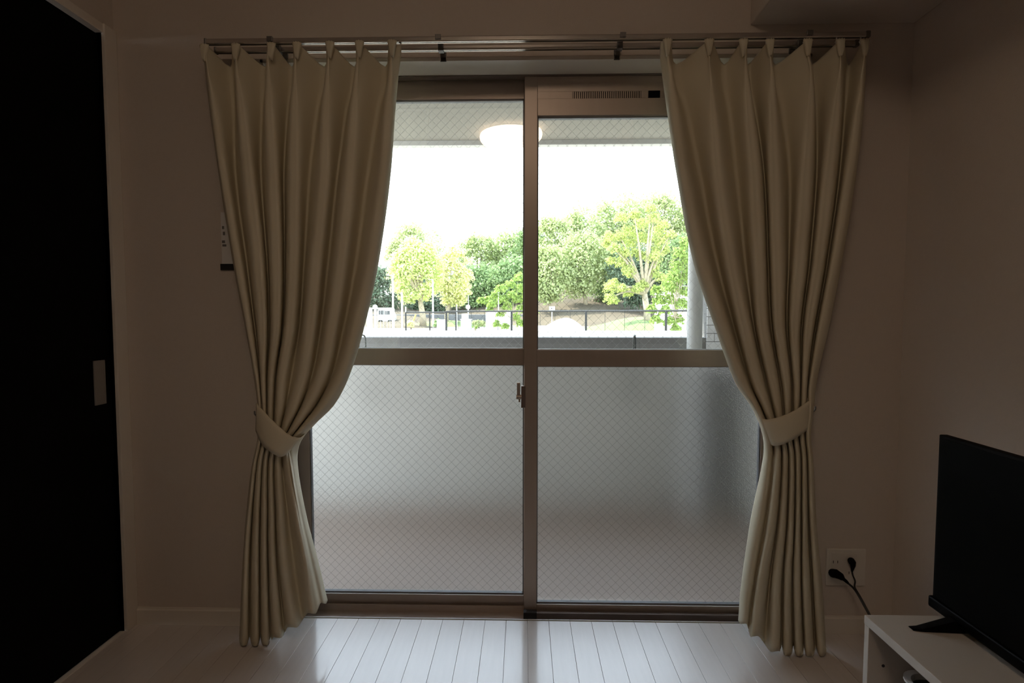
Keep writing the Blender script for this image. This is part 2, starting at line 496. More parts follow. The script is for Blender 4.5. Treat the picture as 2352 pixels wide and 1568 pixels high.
def sash(name, label, x0, x1, yf, zb_rail, zb, zt_rail, zt, zm0, zm1, gl0, gl1, vent=False):
    """yf: front face; glass set back"""
    e = empty(name, ((x0 + x1) / 2, yf, zb), label, 'window', kind='structure')
    t = .030
    gy = yf + .015
    # stiles
    st = MB().box(x0, gl0, yf, yf + t, zb, zt, .0015).build('stile', M['alu'], e)
    st2 = MB().box(gl1, x1, yf, yf + t, zb, zt, .0015).build('stile', M['alu'], e)
    # rails
    MB().box(gl0, gl1, yf + .001, yf + t, zb, zb_rail, .001).build('bottom_rail', M['alu'], e)
    MB().box(gl0, gl1, yf + .001, yf + t, zm0, zm1, .001).build('middle_rail', M['alu'], e)
    MB().box(gl0, gl1, yf + .001, yf + t, zt_rail, zt, .001).build('top_rail', M['alu'], e)
    MB().box(gl0, gl1, yf - .0012, yf + .006, zb_rail - .0028, zb_rail, .0008).build('highlight_strip', M['rail_highlight'], e)  # added strip, paints the highlight along the bottom rail's top edge
    MB().box(gl0, gl1, yf - .0006, yf + .006, zm1 - .0018, zm1 + .0006, .0005).build('highlight_strip', M['rail_highlight'], e)  # same painted highlight along the middle rail
    # gaskets
    for (za, zb_, nm) in ((zb_rail, zm0, 'lower'), (zm1, zt_rail, 'upper')):
        g = MB(); d = .005
        g.box(gl0, gl1, yf + .006, gy + .008, za, za + (d if nm == 'lower' else .002))
        g.box(gl0, gl1, yf + .006, gy + .008, zb_ - (.002 if nm == 'lower' else d), zb_)
        g.box(gl0, gl0 + .004, yf + .006, gy + .008, za, zb_)
        g.box(gl1 - .004, gl1, yf + .006, gy + .008, za, zb_)
        g.build('gasket', M['gasket'], e)
    # upper clear pane and lower obscured pane
    MB().box(gl0 + .003, gl1 - .003, gy + .0026, gy + .0028, zm1, zt_rail).build('clear_pane', M['clear'], e)
    lp = MB()
    X0, X1, Y0, Y1, Z0, Z1 = gl0 + .003, gl1 - .003, gy, gy + .006, zb_rail, zm0
    vs = [(x, y, z) for z in (Z0, Z1) for y in (Y0, Y1) for x in (X0, X1)]
    lp.add(vs, [(0, 1, 5, 4)], 0)
    lp.add(vs, [(2, 6, 7, 3)], 1)
    lp.build('obscured_pane', [M['frost_in'], M['frost_out']], e)
    wires(gl0 + .004, gl1 - .004, zm1, zt_rail, gy + .004).build('wire_mesh', M['wire'], e, kind='stuff')
    wires(gl0 + .004, gl1 - .004, zb_rail, zm0, gy + .0025).build('wire_mesh', M['wire'], e, kind='stuff')
    return e

YR, YLs = .105, .142
# right sash (nearer the room)
gR1 = at(1747, 1050, YR).x
rs = sash('window_2', 'sliding sash beside the television with vent strip and obscured lower pane',
          xm0, OX1 - .032, YR, at(1450, 1389, YR).z, at(1450, 1410, YR).z, at(1400, 266, YR).z - .0, z_head0 + .015,
          at(1450, 842, YR).z, at(1450, 803, YR).z, xm1, gR1)
# left sash
gL0 = at(710, 1000, YLs).x
gLm = at(1203, 1000, YLs).x
ls = sash('window_3', 'sliding sash nearest the black door with obscured lower pane',
          OX0 + .032, gLm + .03, YLs, at(1000, 1364, YLs).z, at(1000, 1420, YLs).z, at(1050, 228, YLs).z, z_head0 + .03,
          at(1000, 838, YLs).z, at(1000, 800, YLs).z, gL0, gLm)

# ventilation unit across the top of the right sash
vx0, vx1 = xm1, gR1
vz0, vz1 = at(1400, 264, YR - .006).z, at(1400, 191, YR - .006).z
gx0, gx1 = at(1314, 218, YR).x, at(1472, 218, YR).x
gz0, gz1 = at(1390, 227, YR).z, at(1390, 211, YR).z
vent = MB()
vent.box(vx0, vx1, YR - .006, YR + .0, vz0, gz0, .0008)
vent.box(vx0, vx1, YR - .006, YR + .0, gz1, vz1, .0008)
vent.box(vx0, gx0, YR - .006, YR + .0, gz0, gz1)
lx0, lx1 = at(1488, 218, YR).x, at(1515, 218, YR).x
vent.box(gx1, lx0, YR - .006, YR, gz0, gz1)
vent.box(lx1, vx1, YR - .006, YR, gz0, gz1)
vent.box(vx0, vx1, YR - .002, YR + .002, vz1, z_head0 + .002, .0005)
vo = vent.build('vent_panel', M['alu'], rs)
n = 33; pit = (gx1 - gx0) / n
fin = MB().box(-pit * .29, pit * .29, 0, .004, gz0, gz1, 0).build('vent_slat', M['alu'], vo)
fin.location = Vector((gx0 + pit * .5, YR - .005, 0)) - world_loc(vo)
for k in range(1, n):
    c = bpy.data.objects.new('vent_slat', fin.data); COL.objects.link(c)
    c.parent = vo; c.location = Vector((gx0 + pit * (k + .5), YR - .005, 0)) - world_loc(vo)
MB().box(gx0, gx1, YR - .0005, YR + .0006, gz0, gz1).build('vent_slot', M['blackslot'], vo)
tag(MB().box(lx0, lx1, YR - .009, YR - .001, gz0, gz1, .0015).build('vent_knob', M['black'], vo), 'black vent slider')

# crescent lock on the meeting stile
lc = empty('crescent_lock', at(1203, 910, YR), 'bronze crescent lock')
del lc['label']; lc.parent = rs; lc.location = Vector(at(1203, 910, YR)) - world_loc(rs)
LY = YR - .002
A = at(1197, 886, LY); B = at(1205, 936, LY)
MB().box(A.x, B.x + .003, LY - .004, LY + .012, B.z, A.z, .001).build('lock_plate', M['aludark'], lc)
A = at(1187, 878, LY - .012); B = at(1195, 905, LY - .012)
lv = MB().box(A.x, B.x, LY - .016, LY - .008, B.z - .004, A.z, .0022)
lv.build('lever', M['alu'], lc)
C0 = at(1186, 911, LY - .01); C1 = at(1198, 911, LY - .01)
hub = MB().tube([(C0.x, LY - .010, C0.z), (C1.x, LY - .010, C1.z)], .0088, 16)
A = at(1191, 916, LY - .01); B = at(1195, 923, LY - .01)
hub.box(A.x, B.x, LY - .014, LY - .006, B.z, A.z, .001)
autosmooth(hub.build('lock_hub', M['alu'], lc))

# ================================================================== CURTAIN RAIL
YF_ = -.104
RZ = at(1200, 89, YF_).z
YBk = atz(1200, 109, RZ).y
x_l, x_r = at(474, 100, YF_).x, at(1989, 88, YF_).x
cr = empty('curtain_rail', ((x_l + x_r) / 2, 0, RZ), 'double metal curtain rail with two tracks above the window', 'curtain rail')
def track(y):
    b = MB()
    hgt, wd = .0085, .0075
    prof = [(-wd, hgt * .6), (-wd * .6, hgt), (wd * .6, hgt), (wd, hgt * .6), (wd, -hgt * .7), (wd * .8, -hgt), (.0022, -hgt), (.0022, -hgt + .002), (wd - .002, -hgt + .003),
            (wd - .002, hgt - .004), (-wd + .002, hgt - .004), (-wd + .002, -hgt + .003), (-.0022, -hgt + .002), (-.0022, -hgt), (-wd * .8, -hgt), (-wd, -hgt * .7)]
    n = len(prof)
    vs = [(xx, y + a, RZ + z) for xx in (x_l, x_r) for a, z in prof]
    fs = [(i, i + n, (i + 1) % n + n, (i + 1) % n) for i in range(n)]
    b.add(vs, fs)
    return b.build('rail_track', M['rail'], cr)
track(YF_); track(YBk)
for xx in (x_l, x_r):
    for y in (YF_, YBk):
        s_ = -1 if xx < 0 else 1
        MB().box(xx - .004, xx + .010 * s_ if s_ > 0 else xx + .004, y - .009, y + .009, RZ - .010, RZ + .010, .003).build('end_cap', M['bracket'], cr)
for px in (622, 1007, 1430, 1857):
    xx = at(px, 90, YF_).x
    bk = MB()
    bk.box(xx - .010, xx + .010, -.004, 0, RZ - .02, RZ + .022, .001)
    bk.box(xx - .008, xx + .008, YF_ - .010, 0, RZ + .0085, RZ + .0125, .001)
    bk.box(xx - .009, xx + .009, YF_ - .011, YF_ - .0076, RZ - .003, RZ + .012, .001)
    bk.box(xx - .009, xx + .009, YBk - .012, YBk + .010, RZ - .0115, RZ + .012, .001)
    bk.build('rail_bracket', M['bracket'], cr)
rm = None
def runner(xx, y):
    global rm
    if rm is None:
        b = MB().tube([(0, 0, 0), (0, 0, -.012)], .002, 6)
        pts = [(.004 * math.cos(t), 0, -.016 + .004 * math.sin(t)) for t in np.linspace(0, 2 * math.pi, 13)]
        b.tube(pts, .001, 5, cap=False)
        o = b.build('runner', M['runner'], cr); rm = o.data
    else:
        o = bpy.data.objects.new('runner', rm); COL.objects.link(o); o.parent = cr
    o.location = Vector((xx, y, RZ - .005)) - world_loc(cr)

# ================================================================== CURTAINS
def catmull(P, t_out, t_in):
    """P: (n, ...) control values at t_in; evaluates a monotone-ish cubic Hermite at t_out"""
    P = np.asarray(P, float); t_in = np.asarray(t_in, float)
    n = len(t_in)
    m = np.zeros_like(P)
    for i in range(n):
        if i == 0: m[i] = (P[1] - P[0]) / (t_in[1] - t_in[0])
        elif i == n - 1: m[i] = (P[-1] - P[-2]) / (t_in[-1] - t_in[-2])
        else: m[i] = (P[i + 1] - P[i - 1]) / (t_in[i + 1] - t_in[i - 1])
    k = np.clip(np.searchsorted(t_in, t_out, side='right') - 1, 0, n - 2)
    h = (t_in[k + 1] - t_in[k]); s = (t_out - t_in[k]) / h
    sh = (-1,) + (1,) * (P.ndim - 1)
    h = h.reshape(sh); s = s.reshape(sh)
    return ((2 * s**3 - 3 * s**2 + 1) * P[k] + (s**3 - 2 * s**2 + s) * h * m[k] +
            (-2 * s**3 + 3 * s**2) * P[k + 1] + (s**3 - s**2) * h * m[k + 1])

def drape(label, rows, hem, bias_top, side, hook_px):
    """rows: (y, left edge, 7 ridges, right edge, ridge width, front y, back y); hem: 9 points (edge, ridges, edge) as pixels.
    side -1: hangs towards the black door, +1: towards the television"""
    ctrl = []; tt = []
    nrow = len(rows) + 1
    for r in range(nrow):
        if r < len(rows):
            yy, le, rid, re_, wd, yf, yb = rows[r]
            ys = [yy] * 9
        else:
            pts, wd, yf, yb = hem
            le, re_ = pts[0][0], pts[-1][0]; rid = [p[0] for p in pts[1:-1]]
            ys = [p[1] for p in pts]; yy = np.mean(ys)
        b_lo = .5
        wgt = max(0, min(1, (420 - yy) / 260.0))
        row = []
        def P(px, py, Y): 
            q = at(px, py, Y); return (q.x, q.y, q.z)
        # outer edge column, folded back
        turn = max(0.0, min(1.0, (yy - 1000) / 60.0))
        eb_l = yf + (.035 if side < 0 else .035 + .045 * turn)
        eb_r = yf + (.035 if side > 0 else .035 + .075 * turn)
        row.append(P(le, ys[0], eb_l))
        for i in range(7):
            x = rid[i]; y = ys[i + 1]
            if yy > 300:
                gl = (x - rid[i - 1]) if i else (x - le) * 2
                gr = (rid[i + 1] - x) if i < 6 else (re_ - x) * 2
                wl = min(wd, gl * .62); wr = min(wd, gr * .62)
            else: wl = wr = wd
            df = .010 if yy > 200 else .013
            if i == 0: wl = min(wl, (x - le) * 1.3)
            if i == 6: wr = min(wr, (re_ - x) * 1.3)
            bk_ = (.055 if side < 0 else .026) * turn if ((side < 0 and i == 6) or (side > 0 and i == 0)) else 0.0
            row.append(P(x - wl / 2, y, yf + df + bk_ * (.6 if side < 0 else 1.3))); row.append(P(x, y, yf + bk_)); row.append(P(x + wr / 2, y, yf + df + bk_ * (1.3 if side < 0 else .6)))
            if i < 6:
                nx = rid[i + 1]
                bt = bias_top[i]
                bz = bt * wgt + .5 * (1 - wgt)
                vx = x + (nx - x) * bz
                vy = (y + ys[i + 2]) / 2
                q = P(vx, vy, yb - ((.028 if side < 0 else .008) * turn if ((side < 0 and i == 5) or (side > 0 and i == 0)) else 0.0))
                if yy < 200:          # heading: same height in space, cloth swings back
                    ref = P(x, y, yf)
                    dz = {0: -.022, 1: -.012, 2: -.006}.get(r, 0)
                    q = (q[0], q[1], ref[2] + dz)
                    xx = at(vx, at_py(ref[2] + dz, vx, yb), yb).x
                    q = (xx, q[1], q[2])
                row.append(q)
        row.append(P(re_, ys[-1], eb_r))
        ctrl.append(row); tt.append(yy)
    ctrl = np.array(ctrl)
    ctrl[0, :, 2] -= .009
    t_in = np.array(tt, float)
    NV = 110
    t_out = np.concatenate([np.linspace(t_in[0], 200, 14)[:-1], np.linspace(200, t_in[-1], NV)])
    G = catmull(ctrl, t_out, t_in)                    # rows x cols x 3
    nc = G.shape[1]
    c_in = np.arange(nc, dtype=float); c_out = np.linspace(0, nc - 1, (nc - 1) * 4 + 1)
    G2 = catmull(np.swapaxes(G, 0, 1), c_out, c_in)   # cols x rows x 3
    G2 = np.swapaxes(G2, 0, 1)
    nr, nc2 = G2.shape[:2]
    # faint puckers so that no fold is perfectly ruled
    jj, ii = np.meshgrid(np.arange(nc2), np.arange(nr))
    G2[:, :, 1] += .0012 * np.sin(ii * .23 + jj * .31) * np.sin(ii * .11 + 1.7 + side) * (ii > 16)
    G2[:, :, 1] = np.minimum(G2[:, :, 1], -.012)
    G2[:, :, 2] = np.maximum(G2[:, :, 2], .008)
    V = G2.reshape(-1, 3)
    fs = [(i * nc2 + j, (i + 1) * nc2 + j, (i + 1) * nc2 + j + 1, i * nc2 + j + 1) for i in range(nr - 1) for j in range(nc2 - 1)]
    root = empty('curtain', (float(V[:, 0].mean()), -.1, 0.01), label, 'curtain')
    mb = MB(); mb.add(V.tolist(), fs)
    o = mb.build('curtain_cloth', M['curtain'], root, smooth=True)
    md = o.modifiers.new('thick', 'SOLIDIFY'); md.thickness = .0016; md.offset = 0
    # pleat heads: pinched, tulip shaped tabs standing proud of the cloth
    y0, le, rid, re_, wd, yf, yb = rows[0]
    for i, px in enumerate(rid):
        ptop = at(px, y0 + (i - 3) * (-1.6 if side < 0 else 0) + (0 if side < 0 else abs(i - 3) * -.2), yf)
        b = MB(); vs = []
        nz = 9
        for k in range(nz):
            s = k / (nz - 1)
            hw = .0118 * (1 - s) ** .8 + .0030
            dp = .010 + .006 * math.sin(s * 3.1)
            z = ptop.z - .0 - s * .052
            for a in range(9):
                u = a / 8 * 2 - 1
                yy = yf - .001 - dp * (1 - abs(u) ** 2.2) * (0.55 + .45 * math.cos(u * math.pi * 2.0) ** 2)
                vs.append((ptop.x + u * hw, yy + .004, z))
        b.add(vs, [(k * 9 + a, (k + 1) * 9 + a, (k + 1) * 9 + a + 1, k * 9 + a + 1) for k in range(nz - 1) for a in range(8)])
        pl = b.build('pleat', M['curtain'], root, smooth=True)
        m2 = pl.modifiers.new('thick', 'SOLIDIFY'); m2.thickness = .0015; m2.offset = 0
        runner(ptop.x, YF_)
    return root, V

def at_py(z, px, Y):
    """photo row at which height z appears in plane Y at column px"""
    lo, hi = -400.0, 2200.0
    for _ in range(40):
        m = (lo + hi) / 2
        if at(px, m, Y).z > z: lo = m
        else: hi = m
    return (lo + hi) / 2

rows_L = [
 (97,  464, [468, 540, 622, 681, 757, 825, 900], 922, 15, -.126, -.030),
 (128, 468, [474, 543, 617, 680, 756, 824, 899], 921, 8,  -.128, -.033),
 (165, 472, [478, 546, 618, 680, 755, 822, 899], 916, 14, -.130, -.038),
 (250, 482, [489, 556, 620, 678, 750, 815, 893], 908, 24, -.134, -.046),
 (400, 503, [509, 570, 626, 676, 744, 804, 882], 897, 28, -.138, -.052),
 (600, 535, [541, 592, 635, 672, 725, 783, 853], 870, 28, -.142, -.056),
 (750, 563, [568, 602, 634, 664, 712, 762, 818], 837, 26, -.145, -.060),
 (860, 583, [588, 604, 622, 646, 695, 740, 785], 803, 24, -.145, -.088),
 (930, 592, [596, 606, 620, 640, 675, 708, 745], 767, 22, -.150, -.100),
 (975, 593, [597, 607, 620, 636, 657, 680, 704], 722, 18, -.152, -.112),
 (1015,591, [595, 606, 617, 630, 644, 657, 672], 690, 14, -.150, -.118),
 (1064,580, [584, 597, 609, 622, 637, 661, 674], 683, 14, -.145, -.112),
 (1180,566, [571, 589, 607, 623, 642, 680, 695], 703, 18, -.140, -.095),
 (1290,558, [563, 587, 606, 625, 649, 700, 722], 731, 20, -.136, -.086),
]
hem_L = ([(549, 1482), (559, 1487), (587, 1487), (609, 1483), (635, 1464), (672, 1440), (717, 1408), (744, 1385), (752, 1378)], 22, -.132, -.084)
rows_R = [
 (90,  1517, [1534, 1630, 1709, 1770, 1857, 1932, 1988], 1993, 15, -.128, -.030),
 (128, 1516, [1534, 1628, 1711, 1768, 1855, 1930, 1985], 1990, 8,  -.130, -.033),
 (165, 1520, [1538, 1630, 1712, 1771, 1860, 1928, 1982], 1988, 14, -.132, -.038),
 (250, 1532, [1548, 1637, 1719, 1774, 1860, 1920, 1975], 1983, 24, -.138, -.046),
 (400, 1554, [1568, 1650, 1733, 1780, 1851, 1904, 1955], 1966, 30, -.144, -.052),
 (600, 1592, [1612, 1680, 1744, 1785, 1838, 1882, 1920], 1934, 30, -.149, -.056),
 (750, 1642, [1660, 1711, 1753, 1790, 1826, 1858, 1890], 1904, 28, -.154, -.062),
 (880, 1690, [1704, 1742, 1778, 1808, 1831, 1848, 1864], 1875, 24, -.155, -.095),
 (940, 1730, [1738, 1763, 1788, 1810, 1830, 1846, 1861], 1868, 20, -.160, -.108),
 (1000,1752, [1763, 1782, 1797, 1812, 1828, 1843, 1856], 1862, 15, -.162, -.120),
 (1050,1753, [1765, 1788, 1804, 1819, 1833, 1847, 1861], 1867, 16, -.158, -.115),
 (1200,1723, [1743, 1774, 1798, 1817, 1833, 1848, 1867], 1875, 22, -.152, -.098),
 (1330,1704, [1720, 1750, 1787, 1809, 1831, 1850, 1878], 1887, 24, -.148, -.090),
]
hem_R = ([(1696, 1424), (1708, 1432), (1731, 1461), (1781, 1495), (1809, 1508), (1836, 1521), (1859, 1523), (1890, 1512), (1898, 1508)], 24, -.145, -.088)
cl, VL = drape('cream pleated curtain tied back on the side of the black door', rows_L, hem_L, [.84, .84, .84, .84, .84, .8], -1, None)
crt, VR = drape('cream pleated curtain tied back on the side of the television', rows_R, hem_R, [.2, .42, .13, .12, .1, .3], 1, None)

def tieback(label, top, bot, yfront, hook, rev=False):
    """band: front strip given by matching top and bottom photo points, passed round behind the cloth"""
    n = 40
    ti = np.arange(len(top), dtype=float); to = np.linspace(0, len(top) - 1, n)
    T = catmull(np.array(top, float), to, ti); B = catmull(np.array(bot, float), to, ti)
    root = empty('curtain_tieback', hook, label, 'tieback')
    vs = []; m = 7
    for k in range(n):
        s = k / (n - 1)
        for j in range(m):
            q = j / (m - 1)
            px = T[k, 0] * (1 - q) + B[k, 0] * q; py = T[k, 1] * (1 - q) + B[k, 1] * q
            yy = yfront(s) - .004 * math.sin(q * math.pi)
            vs.append(tuple(at(px, py, yy)))
    # back run, behind the folds
    nb = 16
    e0 = [Vector(vs[(n - 1) * m + j]) for j in range(m)]; s0 = [Vector(vs[j]) for j in range(m)]
    for k in range(1, nb + 1):
        s = k / nb
        for j in range(m):
            v = e0[j].lerp(s0[j], s)
            yb = max(e0[j].y, s0[j].y)
            v.y = (1 - s) * e0[j].y + s * s0[j].y + .055 * math.sin(math.pi * s) ** .6
            v.y = min(v.y, -.02)
            vs.append(tuple(v))
    N = n + nb
    fs = [(k * m + j, k * m + j + 1, (k + 1) * m + j + 1, (k + 1) * m + j) for k in range(N - 1) for j in range(m - 1)]
    mb = MB(); mb.add(vs, fs)
    o = mb.build('band', M['curtain'], root, smooth=True)
    md = o.modifiers.new('thick', 'SOLIDIFY'); md.thickness = .003; md.offset = 0
    # wall hook and ring
    hk = MB().tube([(hook[0], -.001, hook[2]), (hook[0], -.035, hook[2]), (hook[0], -.045, hook[2] + .008), (hook[0], -.045, hook[2] + .018)], .0025, 8)
    hk.tube([(hook[0], 0, hook[2]), (hook[0], -.003, hook[2])], .010, 14)
    hk.build('hook', M['bracket'], root)
    return root
tieback('cream cloth tieback round the curtain by the black door',
        [(589, 926), (612, 951), (642, 980), (667, 1000), (689, 1005), (700, 998)],
        [(588, 990), (601, 1018), (622, 1038), (646, 1048), (664, 1036), (683, 1012)],
        lambda s: -.125 - .050 * math.sin(math.pi * min(1, s * .9 + .1)) , (at(600, 950, 0).x, 0, at(600, 950, 0).z))
tieback('cream cloth tieback round the curtain by the television',
        [(1867, 914), (1850, 926), (1822, 944), (1790, 957), (1761, 963), (1742, 957), (1735, 951)],
        [(1861, 978), (1850, 990), (1826, 1006), (1803, 1018), (1781, 1023), (1771, 1020), (1764, 1012)],
        lambda s: -.125 - .058 * math.sin(math.pi * min(1, s * .9 + .1)), (at(1856, 940, 0).x, 0, at(1856, 940, 0).z))

# ================================================================== SMALL THINGS IN THE ROOM
# notice on the wall, half hidden by the curtain
a = at(508, 488, 0); b = at(560, 606, 0)
nt_ = empty('wall_notice', ((a.x + b.x) / 2, -.002, b.z), 'white printed wall notice half hidden behind the curtain', 'notice')
MB().box(a.x, b.x, -.004, -.0, b.z, a.z, .0004).build('sheet', M['paper'], nt_)
c0 = at(508, 606, 0); c1 = at(560, 620, 0)
MB().box(c0.x, c1.x, -.006, -.0, c1.z, c0.z, .0005).build('foot_bar', M['ink'], nt_)
for (u, v, wd_, hh) in ((510, 519, 5, 7), (512, 532, 5, 8), (510, 552, 7, 6), (511, 561, 9, 5)):
    g0 = at(u, v, -.004); g1 = at(u + wd_, v + hh, -.004)
    MB().box(g0.x, g1.x, -.0048, -.0038, g1.z, g0.z).build('printed_mark', M['inkgrey'], nt_)

# wall socket
a = at(1897, 1258, 0); b = at(1984, 1343, 0)
so = empty('wall_socket', ((a.x + b.x) / 2, 0, (a.z + b.z) / 2), 'pale double wall socket plate low beside the curtain', 'socket')
MB().box(a.x, b.x, -.008, 0, b.z, a.z, .003).build('plate', M['plate'], so)
MB().box(a.x + .012, b.x - .030, -.0095, -.006, b.z + .012, a.z - .014, .001).build('socket_insert', M['plate'], so)
for u in (1914, 1924):
    g = at(u, 1290, -.0095)
    MB().box(g.x - .001, g.x + .001, -.0101, -.009, g.z - .0045, g.z + .0045).build('slot', M['ink'], so)
for (u, v) in ((1950, 1315), (1958, 1315), (1918, 1322), (1928, 1322)):
    g = at(u, v, -.0095)
    MB().box(g.x - .001, g.x + .001, -.0101, -.009, g.z - .0045, g.z + .0045).build('slot', M['ink'], so)

def hermite_path(pts, n=8):
    pts = np.array([tuple(p) for p in pts]); ti = np.arange(len(pts), dtype=float)
    return [tuple(p) for p in catmull(pts, np.linspace(0, len(pts) - 1, (len(pts) - 1) * n + 1), ti)]

# plug 1: larger block with strain relief, pointing down right
def plug_cord(label, body_pts, radii, cord_pts, cr_, nm='power_plug'):
    root = empty(nm, body_pts[0], label, 'plug')
    autosmooth(MB().tube(body_pts, radii, 12).build('plug_body', M['black'], root))
    autosmooth(MB().tube(hermite_path(cord_pts), cr_, 8).build('cord', M['cord'], root))
    return root
P1 = at(1919, 1315, -.022)
e1 = at(1998, 1414, -.45); e1b = Vector((e1.x + .10, -.52, .10))
plug_cord('thick black plug in the lower socket outlet, cord running to the bench',
          [at(1912, 1316, -.010), at(1913, 1316, -.020), at(1920, 1317, -.035), at(1931, 1323, -.036), at(1935, 1328, -.037), at(1937, 1329, -.037), at(1943, 1334, -.038), at(1949, 1340, -.040)],
          [.0125, .0145, .0145, .0115, .0085, .0060, .0055, .0035],
          [at(1948, 1339, -.040), at(1960, 1350, -.06), at(1970, 1364, -.10), at(1984, 1389, -.20), at(1998, 1414, -.33), at(2016, 1446, -.46)], .0034)
plug_cord('slim black plug in the upper socket outlet, thin cord',
          [at(1955, 1286, -.010), at(1955, 1287, -.020), at(1958, 1292, -.030), at(1959, 1298, -.030), at(1958, 1306, -.029), at(1957, 1312, -.028)],
          [.0085, .0110, .0112, .0085, .0050, .0030],
          [at(1957, 1311, -.028), at(1959, 1321, -.03), at(1964, 1334, -.036), at(1963, 1346, -.05), at(1967, 1355, -.075), at(1976, 1370, -.12), at(1990, 1396, -.22), at(2006, 1426, -.36)], .0026)

# ---------------------------------------------------------------- television bench
BT = .415
fx0 = atz(1985, 1411, BT)
bx0, by1 = fx0.x, fx0.y
bx1, by0 = bx0 + .39, by1 - 1.05
th = .020
tb = empty('tv_bench', ((bx0 + bx1) / 2, (by0 + by1) / 2, 0), 'low white open-front television bench along the wall', 'bench')
MB().box(bx0, bx1, by0, by1, BT - th, BT, .0012).build('top_board', M['bench'], tb)
MB().box(bx0 + .001, bx1, by1 - .016, by1 - .0005, 0, BT - th, .001).build('side_panel', M['bench'], tb)
MB().box(bx0 + .001, bx1, by0 + .0005, by0 + .016, 0, BT - th, .001).build('side_panel', M['bench'], tb)
MB().box(bx0 + .012, bx1 - .02, by0 + .016, by1 - .016, .195, .211, .001).build('shelf', M['bench'], tb)
MB().box(bx1 - .012, bx1 - .004, by0 + .016, by1 - .016, .02, BT - th).build('back_panel', M['bench'], tb)
MB().box(bx0 + .02, bx1 - .02, by0 + .016, by1 - .016, .03, .046, .001).build('bottom_board', M['bench'], tb)
# peg hole on the inner side panel
pg = at(2029, 1529, by1 - .017)
MB().tube([(pg.x, by1 - .017, pg.z), (pg.x, by1 - .0155, pg.z)], .0035, 12).build('peg_hole', M['ink'], tb)

# storage tray with a rounded rim on the shelf
bk0 = onx(2074, 1552, bx0 + .035)
RZt = bk0.z
def rrect(x0, x1, y0, y1, r, z, n=6):
    pts = []
    for (cx, cy, a0) in ((x1 - r, y1 - r, 0), (x0 + r, y1 - r, 90), (x0 + r, y0 + r, 180), (x1 - r, y0 + r, 270)):
        for k in range(n + 1):
            t = math.radians(a0 + 90 * k / n); pts.append((cx + r * math.cos(t), cy + r * math.sin(t), z))
    return pts
tx0, tx1, ty1 = bx0 + .030, bx0 + .29, bk0.y + .02
ty0 = ty1 - .36
bkr = empty('storage_basket', ((tx0 + tx1) / 2, (ty0 + ty1) / 2, .211), 'white basket with rounded rim on the bench shelf', 'basket')
mb = MB()
loops = [rrect(tx0 + .02, tx1 - .02, ty0 + .02, ty1 - .02, .03, .212), rrect(tx0 + .006, tx1 - .006, ty0 + .006, ty1 - .006, .035, RZt - .006),
         rrect(tx0, tx1, ty0, ty1, .040, RZt - .004), rrect(tx0, tx1, ty0, ty1, .040, RZt), rrect(tx0 + .012, tx1 - .012, ty0 + .012, ty1 - .012, .030, RZt),
         rrect(tx0 + .013, tx1 - .013, ty0 + .013, ty1 - .013, .030, RZt - .006), rrect(tx0 + .026, tx1 - .026, ty0 + .026, ty1 - .026, .026, .216)]
nn = len(loops[0]); vs = [p for L_ in loops for p in L_]
fs = [(i * nn + k, i * nn + (k + 1) % nn, (i + 1) * nn + (k + 1) % nn, (i + 1) * nn + k) for i in range(len(loops) - 1) for k in range(nn)]
fs += [tuple(range(nn))[::-1], tuple(range((len(loops) - 1) * nn, len(loops) * nn))]
mb.add(vs, fs); mb.build('basket_body', M['basket'], bkr)
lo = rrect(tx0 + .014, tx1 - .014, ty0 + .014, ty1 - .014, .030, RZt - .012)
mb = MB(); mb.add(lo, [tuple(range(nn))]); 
mb.build('dark_sheet', M['cord'], bkr)  # flat dark sheet just below the basket rim

# ---------------------------------------------------------------- television
TX = .94
c_tl = onx(2160, 998, TX); c_bl = onx(2141, 1378, TX)
ty_far = c_bl.y; tzt, tzb = c_tl.z, .428
tyl = .73
tv = empty('television', (TX, ty_far - tyl / 2, BT), 'black flat television standing on the white bench', 'television')
MB().box(TX, TX + .018, ty_far - tyl, ty_far, tzb, tzt, .002).build('screen_casing', M['black'], tv)
MB().box(TX - .0008, TX + .0005, ty_far - tyl + .007, ty_far - .007, tzb + .018, tzt - .007).build('screen', M['screen'], tv)
MB().box(TX + .012, TX + .060, ty_far - tyl + .06, ty_far - .06, tzb + .02, tzb + .22, .012).build('rear_housing', M['black'], tv)
MB().box(TX - .006, TX + .016, ty_far - tyl - .004, ty_far + .006, tzb - .0, tzb + .026, .004).build('lower_bezel', M['screen'], tv)
for yy in (atz(2092, 1444, BT).y, ty_far - tyl + .08):
    f = MB(); ft = atz(2092, 1444, BT).x
    prof = [(ft, .0, .008), (ft + .02, .0, .012), (TX, .022, .016), (TX + .02, .024, .016), (TX + .09, .004, .012)]
    vs = []
    for xx, z, hw in prof:
        vs += [(xx, yy - hw, BT + .001 + z * .0), (xx, yy + hw, BT + .001 + z * .0), (xx, yy + hw * .6, BT + .004 + z), (xx, yy - hw * .6, BT + .004 + z)]
    fs = [(i * 4 + k, i * 4 + (k + 1) % 4, (i + 1) * 4 + (k + 1) % 4, (i + 1) * 4 + k) for i in range(4) for k in range(4)] + [(3, 2, 1, 0), (16, 17, 18, 19)]
    f.add(vs, fs); f.build('foot', M['black'], tv)

